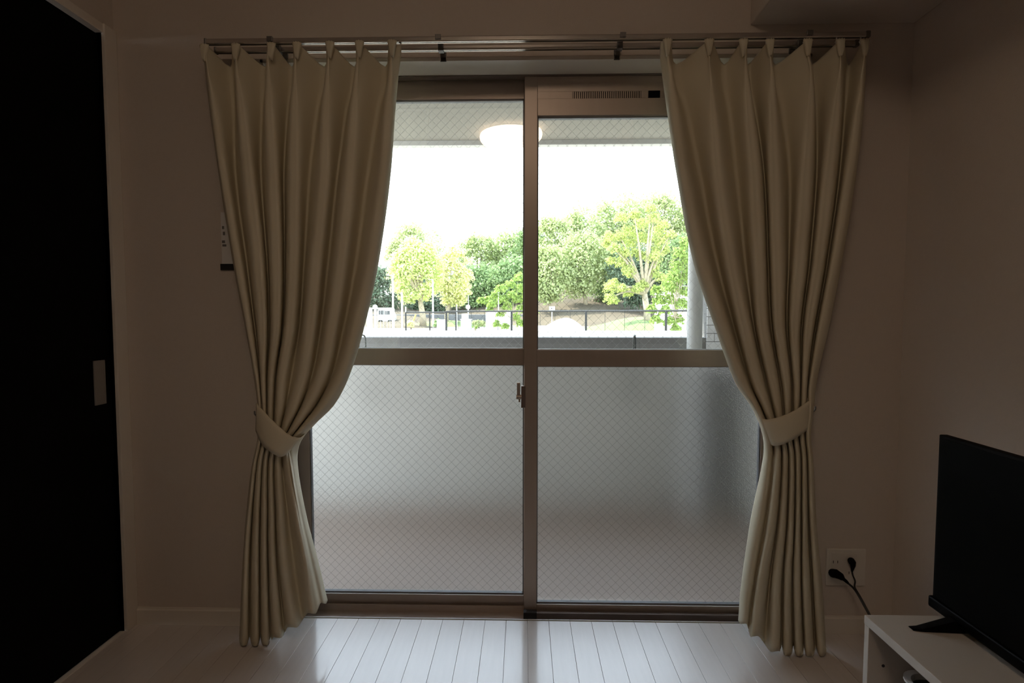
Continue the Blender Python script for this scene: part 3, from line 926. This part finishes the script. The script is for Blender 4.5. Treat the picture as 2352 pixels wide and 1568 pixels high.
# ---------------------------------------------------------------- ceiling lamp (seen mirrored in the upper panes)
LX, LYY = -.10, -2.05
cl_ = empty('ceiling_lamp', (LX, LYY, ZC), 'round domed ceiling lamp, lit, mirrored in the upper window panes', 'lamp')
autosmooth(MB().lathe([(.10, -.001), (.215, -.002), (.225, -.02), (.21, -.025)], (LX, LYY, ZC), 48).build('lamp_base', M['lampbase'], cl_))
prof = [(.238, -.018), (.242, -.035), (.238, -.055), (.220, -.075), (.18, -.092), (.12, -.103), (.06, -.108), (.01, -.109)]
autosmooth(MB().lathe(prof[::-1], (LX, LYY, ZC), 48).build('lamp_shade', M['lampshade'], cl_))

# ================================================================== BALCONY
BY0 = WT
zc_ = at(1000, 323, 1.82).z
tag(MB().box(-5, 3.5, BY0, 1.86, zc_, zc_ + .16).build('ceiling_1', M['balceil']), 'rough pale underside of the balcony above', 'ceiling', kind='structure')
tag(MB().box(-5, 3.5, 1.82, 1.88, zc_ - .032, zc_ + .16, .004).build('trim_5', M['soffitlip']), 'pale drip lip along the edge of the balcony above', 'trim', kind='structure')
tag(MB().box(-5, 3.5, BY0, 1.62, -.22, -.12).build('floor_1', M['balfloor']), 'brown sheet floor of the balcony', 'floor', kind='structure')
# parapet: wall, plaster offset, sloping coping
za, zb_ = at(1000, 775, 1.5).z, at(1000, 759, 1.72).z
pr = MB()
pr.box(-5, 1.24, 1.545, 1.70, -.2, za - .075)
wp = pr.build('wall_outer', M['conc']); tag(wp, 'grey concrete balcony parapet with pale sloping top', 'wall', kind='structure')
cp = MB()
zm_ = za - .038
cp.add([(-5, 1.52, zm_), (1.24, 1.52, zm_), (1.24, 1.5, za), (-5, 1.5, za), (-5, 1.74, zb_), (1.24, 1.74, zb_), (-5, 1.74, za - .08), (1.24, 1.74, za - .08), (-5, 1.52, za - .08), (1.24, 1.52, za - .08)],
       [(0, 1, 2, 3), (3, 2, 5, 4), (4, 5, 7, 6), (6, 7, 9, 8), (8, 9, 1, 0), (0, 3, 4, 6, 8), (1, 9, 7, 5, 2)])
cp.build('coping', M['coping'], wp)
# white tiled wing wall behind the television-side curtain
tx_ = at(1622, 760, 1.5).x
tw = MB().box(tx_, 2.6, 1.5, 1.66, -.2, 1.30).build('wall_wing', M['grout']); tag(tw, 'white tiled wing wall at the end of the parapet', 'wall', kind='structure')
tag(MB().box(1.36, 1.52, BY0, 1.5, -.2, zc_).build('wall_sky_blocker', M['conc']), 'added unseen grey wall blocking skylight on the television side of the balcony', 'wall', kind='structure')  # unseen wall added to keep sky light off the right-hand pane
tm = MB().box(-.048, .048, -.006, .003, -.0240, .0240, .0015).build('tile', M['whitetile'], tw)
tz0 = .80; first_t = True
hm = MB().box(-.023, .023, -.006, .003, -.0240, .0240, .0015).build('tile', M['whitetile'], tw)
hmesh = hm.data
bpy.data.objects.remove(hm)
for r in range(10):
    if r % 2:
        o = bpy.data.objects.new('tile', hmesh); COL.objects.link(o); o.parent = tw; o.location = (tx_ + .025, 1.499, tz0 + r * .0515)
    for c in range(4):
        xx = tx_ + .05 + c * .1 + (.05 if r % 2 else 0)
        o = tm if first_t else bpy.data.objects.new('tile', tm.data)
        if not first_t: COL.objects.link(o); o.parent = tw
        first_t = False
        o.location = (xx, 1.499, tz0 + r * .0515)
# drain pipe
dpx = (at(1595, 780, 1.32).x)
rr = (at(1612, 780, 1.32).x - at(1578, 780, 1.32).x) / 2
dp = empty('drain_pipe', (dpx, 1.32, -.12), 'round grey-white drain pipe standing on the balcony', 'pipe')
autosmooth(MB().tube([(dpx, 1.32, -.12), (dpx, 1.32, zc_)], rr, 32).build('pipe', M['pvc'], dp))
autosmooth(MB().tube([(dpx, 1.32, 1.60), (dpx, 1.32, 1.66)], rr * 1.08, 32).build('pipe_collar', M['pvc'], dp))
# inverted U rods on the parapet
for (px, lab) in ((1457, 'steel inverted-U rod standing at the parapet near the drain pipe'), (831, 'steel inverted-U rod at the parapet beside the door-side curtain')):
    c = at(px, 770, 1.40); r_ = .012
    root = empty('steel_hoop', (c.x, c.y, -.12), lab, 'hoop')
    hw = .0095; zt_ = at(px, 769, 1.40).z
    pts = [(c.x, c.y - .03, .62), (c.x, c.y - .03, zt_ - .02)] + [(c.x + 0.003 * math.sin(t), c.y - .03 * math.cos(t), zt_ - .02 + .02 * math.sin(t)) for t in np.linspace(.2, math.pi - .2, 9)] + [(c.x + .004, c.y + .03, zt_ - .02), (c.x + .004, c.y + .03, .62)]
    pts = [(p[0] + (p[1] - c.y) * .33, p[1], p[2]) for p in pts]
    autosmooth(MB().tube(pts, .0042, 10).build('hoop_rod', M['steel'], root))
    MB().box(c.x - .02, c.x + .02, c.y - .04, 1.545, .60, .625, .003).build('hoop_bracket', M['steel'], root)

# ================================================================== PARK OUTSIDE
def d2y(D): return D - 1.8
GZ = 0.0
g = MB(); g.box(-90, 110, 1.9, 190, -1.0, GZ)
tag(g.build('ground', M['sand']), 'pale sandy park ground beyond the balcony', 'ground', kind='structure')

# hillside
def hill_z(x, y):
    if y < 40: return -0.3
    ridge = 3.5 + 8.5 / (1 + math.exp(-(x - 2) / 9))
    s = min(1, max(0, (y - 42) / 46)); s = s * s * (3 - 2 * s)
    return -0.3 + ridge * s + .5 * math.sin(x * .3 + y * .11)
xs = np.linspace(-60, 80, 71); ys = np.linspace(38, 130, 42)
mb = MB(); vs = [(x_, y_, hill_z(x_, y_)) for y_ in ys for x_ in xs]
mb.add(vs, [(j * 71 + i, j * 71 + i + 1, (j + 1) * 71 + i + 1, (j + 1) * 71 + i) for j in range(41) for i in range(70)])
tag(mb.build('hill', M['soil'], smooth=True), 'brown wooded hillside behind the park', 'hill', kind='structure')

# grassy mounds
def mound(name, label, cat, m, px0, px1, ptop, D, depth, skew=.5, kind=None, pw=1.0):
    c0 = at(px0, 740, d2y(D)).x; c1 = at(px1, 740, d2y(D)).x; zt_ = at((px0 + px1) / 2, ptop, d2y(D)).z
    n, mm = 28, 14; mb = MB(); vs = []
    for j in range(mm + 1):
        v = j / mm * 2 - 1
        for i in range(n + 1):
            u = i / n
            uu = (u / skew) if u < skew else (1 - u) / (1 - skew)
            hgt = (math.sin(uu * math.pi / 2) ** 2) ** pw * (1 - v * v)
            vs.append((c0 + (c1 - c0) * u, d2y(D) + v * depth / 2, GZ - .02 + zt_ * max(0, hgt)))
    mb.add(vs, [(j * (n + 1) + i, j * (n + 1) + i + 1, (j + 1) * (n + 1) + i + 1, (j + 1) * (n + 1) + i) for j in range(mm) for i in range(n)])
    o = mb.build(name, m, smooth=True); tag(o, label, cat, kind=kind); return o
mound('lawn', 'green grassy rise beyond the dark railing', 'lawn', M['grass'], 1330, 1640, 727, 38, 14, .45, kind='structure')
mound('sand_mound', 'pale peaked sand mound beyond the railing', 'mound', M['white'], 1225, 1358, 729, 31, 5, .57, pw=.7)
mound('lawn', 'yellowish grass verge below the lime-green trees', 'lawn', M['grass'], 880, 1180, 735, 48, 6, .5, kind='structure')
# low grey wall along the road
a = at(905, 722, d2y(56)); b = at(1200, 722, d2y(56))
tag(MB().box(a.x - 8, b.x + 12, d2y(56), d2y(56.4), -.1, a.z, .05).build('wall_road', M['road']), 'long low grey wall along the road at the hill foot', 'wall', kind='structure')

# railings -------------------------------------------------------
def railing(label, posts, top_z, group=None, r=.022, post_w=.05, m=None, mid=True, mesh=None):
    m = m or M['fence']
    root = empty('railing', (posts[0][0], posts[0][1], 0), label, 'railing')
    tp = MB().tube([(p[0], p[1], top_z) for p in posts], r, 8); tp.build('top_rail', m, root)
    if mid:
        MB().tube([(p[0], p[1], .25) for p in posts], r * .8, 6).build('bottom_rail', m, root)
    for p in posts:
        MB().box(p[0] - post_w / 2, p[0] + post_w / 2, p[1] - post_w / 2, p[1] + post_w / 2, 0, top_z, .004).build('post', m, root)
    if mesh:
        b = MB()
        for a_, c_ in zip(posts[:-1], posts[1:]):
            L = math.hypot(c_[0] - a_[0], c_[1] - a_[1]); k = int(L / mesh)
            for i in range(1, k):
                t = i / k; xx = a_[0] + (c_[0] - a_[0]) * t; yy = a_[1] + (c_[1] - a_[1]) * t
                b.tube([(xx, yy, .25), (xx, yy, top_z)], .0045, 4, cap=False)
        b.build('wire_infill', m, root, kind='stuff')
    return root
D0 = 14.7
pp = []
for k, px in ((-0, 1025), (1, 1175), (2, 1346), (3, 1530), (4, 1735)):
    D = D0 * (1 - .0588 * k); q = at(px, 714, d2y(D)); pp.append((q.x, q.y))
railing('dark railing nearest the balcony, running behind the window mullion', pp, at(1346, 714, d2y(D0 * .88)).z, mesh=.4)
pp = []
for px, D in ((932, 17.0), (987, 16.6), (1047, 16.2)):
    q = at(px, 717, d2y(D)); pp.append((q.x, q.y))
railing('shorter dark railing behind, by the lime-green trees', pp, at(987, 717, d2y(16.6)).z, post_w=.04, mid=False)
pp = []
for px, D in ((800, 15.5), (845, 15.4), (852, 15.8), (903, 15.6)):
    q = at(px, 712, d2y(D)); pp.append((q.x, q.y))
railing('pale grey railing beside the door-side curtain', pp, at(850, 708, d2y(15.6)).z, m=M['fencegrey'], post_w=.07, mesh=.1)

# poles and signs ---------------------------------------------------
def pole(label, px, py_top, D, wpx, m, disc=None, bar=None, nm='pole', cat='pole'):
    c = at(px, py_top, d2y(D)); r = wpx / F * D / 2
    root = empty(nm, (c.x, c.y, 0), label, cat)
    autosmooth(MB().tube([(c.x, c.y, 0), (c.x, c.y, c.z)], [r * 1.05, r], 10).build('post', m, root))
    if disc:
        rd = disc / F * D
        t = MB().tube([(c.x, c.y - .06, c.z - rd * .5), (c.x, c.y - .03, c.z - rd * .5)], rd, 28); autosmooth(t.build('disc', M['white'], root))
    if bar:
        MB().box(c.x - bar[0] / F * D, c.x + bar[1] / F * D, c.y - .03, c.y + .03, c.z - bar[2] / F * D, c.z, .01).build('arm', m, root)
    return root
pole('tall beige utility pole near the door-side curtain', 902, 632, 36, 4.2, M['offwhite'], bar=(14, 2, 1.2))
pole('white square post behind the tall beige pole', 923, 671, 40, 4.2, M['white'])
pole('short white post beside the end of the shorter railing', 932, 704, 44, 3, M['white'])
pole('white lamp pole between the two lime-green trunks', 994, 641, 42, 4, M['white'], bar=(10, 2, 1.5))
pole('thin white post under the lime-green tree canopy edge', 1049, 699, 40, 2.2, M['white'])
pole('slim white pole rising among the small tree leaves', 1145, 655, 42, 2.4, M['white'])
pole('white round road sign on a thin pole', 1075, 702, 41, 2.2, M['white'], disc=5.4, nm='road_sign', cat='sign')
pole('thin grey pole above the white round road sign', 1076, 672, 60, 1.8, M['fencegrey'])
pole('white round road sign in front of the white van', 862, 702, 34, 4.5, M['white'], disc=5.6, nm='road_sign', cat='sign')
# small board sign on the hill side
c = at(1268, 708, d2y(36)); sg = empty('board_sign', (c.x, c.y, 0), 'small white board sign just above the railing', 'sign')
MB().box(c.x - 6.5 / F * 36, c.x + 6.5 / F * 36, c.y - .03, c.y, c.z - 4.5 / F * 36, c.z + 4.5 / F * 36, .02).build('board', M['white'], sg)
MB().tube([(c.x, c.y + .03, 0), (c.x, c.y + .03, c.z)], .03, 8).build('post', M['fencegrey'], sg)
d0_ = at(1267, 708, c.y - .035)
MB().tube([(d0_.x, c.y - .034, d0_.z), (d0_.x, c.y - .03, d0_.z)], .04, 12).build('dark_mark', M['fence'], sg)
# yellow slanted pole
a = at(950, 734, d2y(42)); b = at(955, 722, d2y(42))
yp = empty('yellow_stay', (a.x, a.y, 0), 'slanted yellow guard tube near the lime-green trunk', 'guard tube')
MB().tube([(a.x - .1, a.y, 0), (a.x, a.y, a.z), (b.x, b.y, b.z)], .06, 8).build('tube', M['yellow'], yp)

# white gate with two posts
D = 37
gx = [at(1119, 740, d2y(D)).x, at(1172, 740, d2y(D)).x]
gt = empty('park_gate', ((gx[0] + gx[1]) / 2, d2y(D), 0), 'white walled gate with two posts behind the small tree', 'gate')
for xx, pt in zip(gx, (706, 706)):
    zt_ = at(1150, pt, d2y(D)).z
    MB().box(xx - .09, xx + .09, d2y(D) - .09, d2y(D) + .09, 0, zt_, .02).build('gate_post', M['white'], gt)
MB().box(gx[0], gx[1], d2y(D) - .05, d2y(D) + .05, 0, at(1150, 716, d2y(D)).z, .02).build('gate_wall', M['white'], gt)
# low white benches and beige box
for (u0, u1, v, D, lab, m_, nm, ct) in ((1003, 1024, 735, 38, 'low white block seat left of the dark corner post', 'white', 'block_seat', 'seat'),
                           (1058, 1082, 734, 38, 'low white block seat below the white round road sign', 'white', 'block_seat', 'seat'),
                           (1060, 1072, 720, 40, 'beige notice box above the low white block seat', 'offwhite', 'notice_box', 'box')):
    a = at(u0, v, d2y(D)); b = at(u1, v, d2y(D))
    lab = lab.replace('left of', 'beside')
    root = empty(nm, ((a.x + b.x) / 2, d2y(D), 0), lab, ct)
    MB().box(a.x, b.x, d2y(D), d2y(D) + .5, .0 if nm == 'block_seat' else at(u0, 734, d2y(D)).z, a.z, .03).build('block' if nm == 'block_seat' else 'cabinet', M[m_], root)
    if nm == 'block_seat':
        MB().box(a.x - .03, b.x + .03, d2y(D) - .03, d2y(D) + .53, a.z, a.z + .05, .01).build('seat_slab', M[m_], root)
    else:
        MB().box((a.x + b.x) / 2 - .04, (a.x + b.x) / 2 + .04, d2y(D) + .1, d2y(D) + .18, 0, at(u0, 733, d2y(D)).z).build('leg', M[m_], root)
# white van
D = 50
a = at(868, 742, d2y(D)); b = at(902, 742, d2y(D)); zt_ = at(885, 710, d2y(D)).z
van = empty('van', ((a.x + b.x) / 2, d2y(D), 0), 'white van parked behind the pale grey railing', 'van')
W_ = b.x - a.x; x0 = a.x
prof = [(0, .35), (W_, .35), (W_, 1.0), (W_ * .93, 1.15), (W_ * .78, zt_), (W_ * .04, zt_), (0, zt_ - .1)]
vs = [(x0 + px_, d2y(D) + s_, z_) for s_ in (0, 1.5) for px_, z_ in prof]; n = len(prof)
mb = MB(); mb.add(vs, [tuple(range(n))[::-1], tuple(range(n, 2 * n))] + [(i, (i + 1) % n, n + (i + 1) % n, n + i) for i in range(n)]); mb.build('body', M['white'], van)
MB().box(x0 + .1, x0 + W_ * .45, d2y(D) - .01, d2y(D) + .005, 1.05, zt_ - .12, .01).build('window', M['darkwin'], van)
MB().box(x0 + W_ * .5, x0 + W_ * .82, d2y(D) - .01, d2y(D) + .005, 1.05, zt_ - .16, .01).build('window', M['darkwin'], van)
for u in (.18, .82):
    MB().tube([(x0 + W_ * u, d2y(D) - .02, .28), (x0 + W_ * u, d2y(D) + .18, .28)], .27, 18).build('wheel', M['fence'], van)

# white house seen through the small tree
D = 27
a = at(1548, 700, d2y(D)); b = at(1720, 700, d2y(D))
hs = empty('small_house', ((a.x + b.x) / 2, d2y(D) + 2, 0), 'white flat-roofed building behind the drain pipe', 'building')
zt_ = at(1570, 664, d2y(D)).z
MB().box(a.x, b.x, d2y(D), d2y(D) + 4, 0, zt_, .03).build('wall', M['white'], hs)
MB().box(a.x - .1, b.x + .1, d2y(D) - .1, d2y(D) + 4.1, zt_, zt_ + .18, .03).build('roof', M['coping'], hs)
for k in range(3):
    xx = a.x + .75 + k * 1.2
    wn = MB().box(xx, xx + .5, d2y(D) - .03, d2y(D) + .02, 1.0, 1.7, .01).build('window', M['darkwin'], hs)
    MB().box(xx + .235, xx + .265, d2y(D) - .04, d2y(D) - .02, 1.0, 1.7).build('window_bar', M['white'], wn)

# ================================================================== TREES
def leaf_mesh(name, cents, normals, size, m, parent, seed):
    """foliage: each leaf a small folded quad (two triangles) scattered on the clumps"""
    r_ = np.random.RandomState(seed)
    n = len(cents)
    d = normals + r_.normal(0, .55, (n, 3)); d /= np.linalg.norm(d, axis=1)[:, None] + 1e-9
    t = np.cross(d, r_.normal(0, 1, (n, 3))); t /= np.linalg.norm(t, axis=1)[:, None] + 1e-9
    b = np.cross(d, t)
    s = size * r_.uniform(.6, 1.35, n)[:, None]
    A = cents - t * s * .5; B = cents + b * s * .33 + d * s * .10; C = cents + t * s * .5; Dd = cents - b * s * .33 + d * s * .10
    V = np.stack([A, B, C, Dd], 1).reshape(-1, 3)
    me = bpy.data.meshes.new(name)
    me.vertices.add(4 * n); me.vertices.foreach_set('co', (V - np.array(world_loc(parent))).ravel())
    me.loops.add(4 * n); me.loops.foreach_set('vertex_index', np.arange(4 * n))
    me.polygons.add(n); me.polygons.foreach_set('loop_start', np.arange(n) * 4); me.polygons.foreach_set('loop_total', np.full(n, 4))
    me.update(); me.validate(); me.materials.append(m)
    o = bpy.data.objects.new(name, me); COL.objects.link(o); o.parent = parent; o['kind'] = 'stuff'
    return o

def tree(label, cpx, top, bot, hw, D, leaf, bark='barkd', n_cl=60, per=110, lsz=.26, group=None, trunk_px=None, base_z=None, clr=.30,
         shape=1.0, seed=0, clumps=None, limbs=6, cat='tree', nm='tree', trw=1.0, inner=.25):
    r_ = np.random.RandomState(seed + 11)
    Y = d2y(D)
    ct = at(cpx, top, Y); cb = at(cpx, bot, Y)
    R = hw / F * D; H = ct.z - cb.z
    tx = at(trunk_px if trunk_px else cpx, 740, Y).x
    bz = hill_z(tx, Y) - .2 if base_z is None else base_z
    root = empty(nm, (tx, Y, bz), label, cat, group)
    if D > 55: clr = clr * 1.15; R *= 1.08; H *= 1.05
    cen = Vector((ct.x, Y, (ct.z + cb.z) / 2))
    cl_pts = []
    if clumps:
        for (u, v, cr_px) in clumps:
            q = at(u, v, Y); cl_pts.append((q.x, q.y + r_.uniform(-.5, .5) * R * .5, q.z, cr_px / F * D * (.88 if D > 25 else 1.3)))
    else:
        for k in range(n_cl):
            while True:
                p3 = r_.uniform(-1, 1, 3)
                l = np.linalg.norm(p3)
                if inner < l < 1: break
            if r_.rand() < .75: p3 = p3 / l * r_.uniform(.72, .95)
            if p3[1] > .35: p3[1] *= -.7
            zz = p3[2]
            wz = 1.0 if zz > 0 else (1.0 - .25 * abs(zz) * shape)
            cl_pts.append((cen.x + p3[0] * R * .92 * wz, cen.y + p3[1] * R * .5, cen.z + zz * H / 2 * .92, min(R, H * .6) * clr * r_.uniform(.7, 1.25)))
    # trunk and limbs
    tr_r = max(.06, .035 * H) * trw
    tb_ = MB()
    fork = Vector((tx + (cen.x - tx) * .5, Y, max(bz + .4, cb.z + H * .12)))
    tb_.tube([(tx, Y, bz), (tx + .04 * H * r_.uniform(-.3, .3), Y, (bz + fork.z) / 2), tuple(fork)], [tr_r, tr_r * .8, tr_r * .65], 8)
    tb_.build('trunk', M[bark], root, smooth=True)
    lb = []
    order = sorted(cl_pts, key=lambda c: c[1])[:limbs]
    for c in order:
        midp = fork.lerp(Vector(c[:3]), .5) + Vector((0, 0, H * .05))
        MB().tube(hermite_path([tuple(fork), tuple(midp), c[:3]], 4), [tr_r * .5 * (1 - .8 * i / 8) for i in range(9)], 6).build('branch', M[bark], root, smooth=True)
    C = []; N = []
    for (x_, y_, z_, cr_) in cl_pts:
        v = r_.normal(0, 1, (per, 3)); v /= np.linalg.norm(v, axis=1)[:, None]
        v[:, 2] = np.where(v[:, 2] < -.6, -v[:, 2], v[:, 2])
        rad = r_.uniform(.12, 1.25, per)[:, None] ** .5 * cr_ * (1 + .25 * np.sin(v[:, :1] * 5 + x_) * np.cos(v[:, 2:] * 4 + z_))
        pts = np.array([x_, y_, z_]) + v * rad * np.array([1.1, 1.0, .98])
        C.append(pts); N.append(v)
    leaf_mesh('foliage', np.concatenate(C), np.concatenate(N), lsz, M[leaf], root, seed)
    return root

hz = 'trees packed on the wooded hill'
# lime trees and what stands behind them
tree('lime-green maple with forked pale trunk', 958, 545, 712, 66, 44, 'lf_lime', 'bark', 95, 120, .22, trunk_px=972, base_z=0, seed=1, limbs=12, clr=.24, trw=1.5)
tree('lime-green tree with straight pale trunk beside the white post', 1040, 560, 712, 50, 47, 'lf_yel', 'bark', 70, 120, .22, trunk_px=1026, base_z=0, seed=2, limbs=8, clr=.24)
tree('olive round tree rising behind the forked lime-green maple', 952, 524, 640, 60, 75, 'lf_olive', n_cl=70, per=90, lsz=.38, seed=3)
tree('dark green tree behind the tall beige pole', 872, 618, 722, 48, 62, 'lf_dark', n_cl=60, per=110, lsz=.32, seed=4)
tree('dark low tree between the two lime-green trees and hill', 985, 640, 735, 75, 64, 'lf_dark', n_cl=60, per=90, lsz=.34, seed=41)
tree('mid-green tree at the top of the dip in the skyline', 1100, 532, 690, 48, 82, 'lf_pale', n_cl=70, per=90, lsz=.40, seed=5)
tree('pale green crown touching the window mullion', 1170, 530, 690, 56, 84, 'lf_pale', n_cl=80, per=90, lsz=.40, seed=6)
tree('green crown directly behind the window mullion', 1222, 520, 690, 50, 80, 'lf_mid', n_cl=70, per=90, lsz=.40, seed=7)
tree('deep green spreading tree behind the white round road sign', 1098, 610, 722, 60, 66, 'lf_mid', n_cl=80, per=100, lsz=.32, seed=8)
tree('deep green spreading tree behind the park gate', 1180, 600, 722, 62, 64, 'lf_mid', n_cl=80, per=100, lsz=.32, seed=9)
# right hand hill
tree('olive crown where the skyline starts to climb', 1272, 494, 640, 50, 70, 'lf_olive', n_cl=85, per=90, lsz=.34, seed=10)
tree('pale crown at the first step of the hill skyline', 1338, 477, 620, 52, 78, 'lf_pale', n_cl=80, per=90, lsz=.36, seed=12)
tree('pale green domed crown at the middle of the hill skyline', 1425, 447, 600, 66, 84, 'lf_pale', n_cl=95, per=90, lsz=.38, seed=13)
tree('highest pale crown of the hill beside the curtain edge', 1512, 444, 600, 64, 88, 'lf_olive', n_cl=95, per=90, lsz=.40, seed=14)
tree('pale crown half behind the television-side curtain', 1600, 440, 640, 62, 86, 'lf_pale', n_cl=80, per=90, lsz=.40, seed=15)
tree('grey-green tree low on the hill by the mullion', 1262, 570, 705, 48, 56, 'lf_olive', 'bark', n_cl=75, per=95, lsz=.28, seed=16, limbs=8)
tree('broad grey-green tree with bare crooked trunks', 1335, 540, 690, 66, 58, 'lf_olive', 'bark', n_cl=100, per=95, lsz=.28, seed=17, limbs=10, trunk_px=1345)
tree('mid-green tree in the shade behind the camphor', 1400, 560, 705, 52, 60, 'lf_mid', n_cl=80, per=95, lsz=.28, seed=18, trunk_px=1362)
tree('dark tree behind the camphor tree trunk', 1470, 560, 708, 62, 56, 'lf_dark', n_cl=80, per=95, lsz=.28, seed=19)
tree('mid-green tree between camphor and drain pipe', 1560, 530, 710, 50, 54, 'lf_mid', n_cl=80, per=95, lsz=.28, seed=20)
# camphor with cloud-like clumps
cam_cl = [(1430, 500, 17), (1398, 548, 17), (1425, 545, 15), (1447, 530, 18), (1475, 515, 17), (1468, 545, 18), (1497, 508, 16), (1515, 530, 18), (1492, 550, 18), (1520, 556, 18), (1410, 575, 15), (1432, 585, 17),
          (1405, 600, 12), (1425, 605, 16), (1442, 615, 16), (1462, 582, 15), (1480, 590, 17), (1500, 595, 18), (1510, 578, 16), (1450, 560, 16), (1527, 515, 14), (1440, 625, 16), (1455, 630, 13), (1538, 540, 14),
          (1400, 662, 16), (1412, 650, 13), (1398, 685, 14), (1410, 692, 12), (1425, 665, 12), (1445, 675, 12), (1460, 665, 14), (1500, 630, 14), (1516, 640, 14), (1475, 655, 13), (1490, 485, 12), (1455, 498, 13),
          (1505, 612, 12), (1395, 560, 11), (1530, 575, 12)]
tree('bright yellow-green camphor with cloud-like leaf clumps', 1475, 490, 700, 85, 35, 'lf_camphor', 'bark', per=330, lsz=.13, trunk_px=1487, base_z=0, seed=21, clumps=cam_cl, limbs=20, trw=1.3)
# small trees near the balcony
sm_cl = [(1560, 585, 13), (1580, 600, 14), (1555, 615, 13), (1545, 640, 12), (1570, 640, 14), (1590, 630, 12), (1530, 660, 12), (1552, 665, 13), (1578, 672, 12), (1515, 690, 11), (1540, 690, 12), (1565, 700, 11),
         (1525, 715, 10), (1505, 735, 9), (1535, 740, 9), (1560, 735, 10), (1600, 690, 11), (1610, 720, 10), (1615, 700, 10), (1588, 560, 12), (1498, 712, 9), (1575, 560, 11), (1510, 668, 10), (1550, 755, 8), (1612, 745, 8)]
tree('small fresh-green tree in front of the white building', 1555, 580, 750, 50, 17, 'lf_fresh', 'bark', per=330, lsz=.085, trunk_px=1548, base_z=0, seed=22, clumps=sm_cl, limbs=14, trw=.5)
s2_cl = [(1190, 640, 9), (1170, 655, 9), (1150, 665, 9), (1195, 665, 10), (1175, 680, 9), (1135, 680, 8), (1120, 690, 8), (1105, 692, 7), (1155, 690, 9), (1190, 690, 9), (1130, 700, 8), (1165, 705, 9), (1195, 712, 9),
         (1185, 730, 8), (1195, 745, 8), (1150, 722, 7), (1142, 745, 7), (1160, 750, 6), (1125, 712, 6), (1210, 680, 9), (1215, 655, 9), (1212, 700, 8), (1225, 725, 8)]
tree('thin leafy sapling beside the mullion', 1170, 640, 750, 50, 15, 'lf_fresh', 'bark', per=190, lsz=.07, trunk_px=1196, base_z=0, seed=23, clumps=s2_cl, limbs=14, trw=.3)
# shrubs
def shrub(label, px, top, hw, D, leaf, flower=None, seed=0, n=18):
    return tree(label, px, top, 752, hw, D, leaf, n_cl=n, per=80, lsz=.10, base_z=0, seed=seed, limbs=2, cat='shrub', nm='shrub', clr=.35, inner=.1)
shrub('yellow-flowering shrub under the lime-green maple', 944, 736, 15, 38, 'lf_yel', seed=31)
shrub('low green shrub between maple trunk and railing post', 1008, 735, 16, 41, 'lf_mid', seed=32)
shrub('clipped green shrub beside the low white block seat', 1100, 734, 16, 41, 'lf_olive', seed=33)
b = tree('small pink-flowering shrub behind the near railing', 1092, 745, 756, 9, 33, 'lf_fresh', n_cl=8, per=50, lsz=.06, base_z=0, seed=34, limbs=1, cat='shrub', nm='shrub')
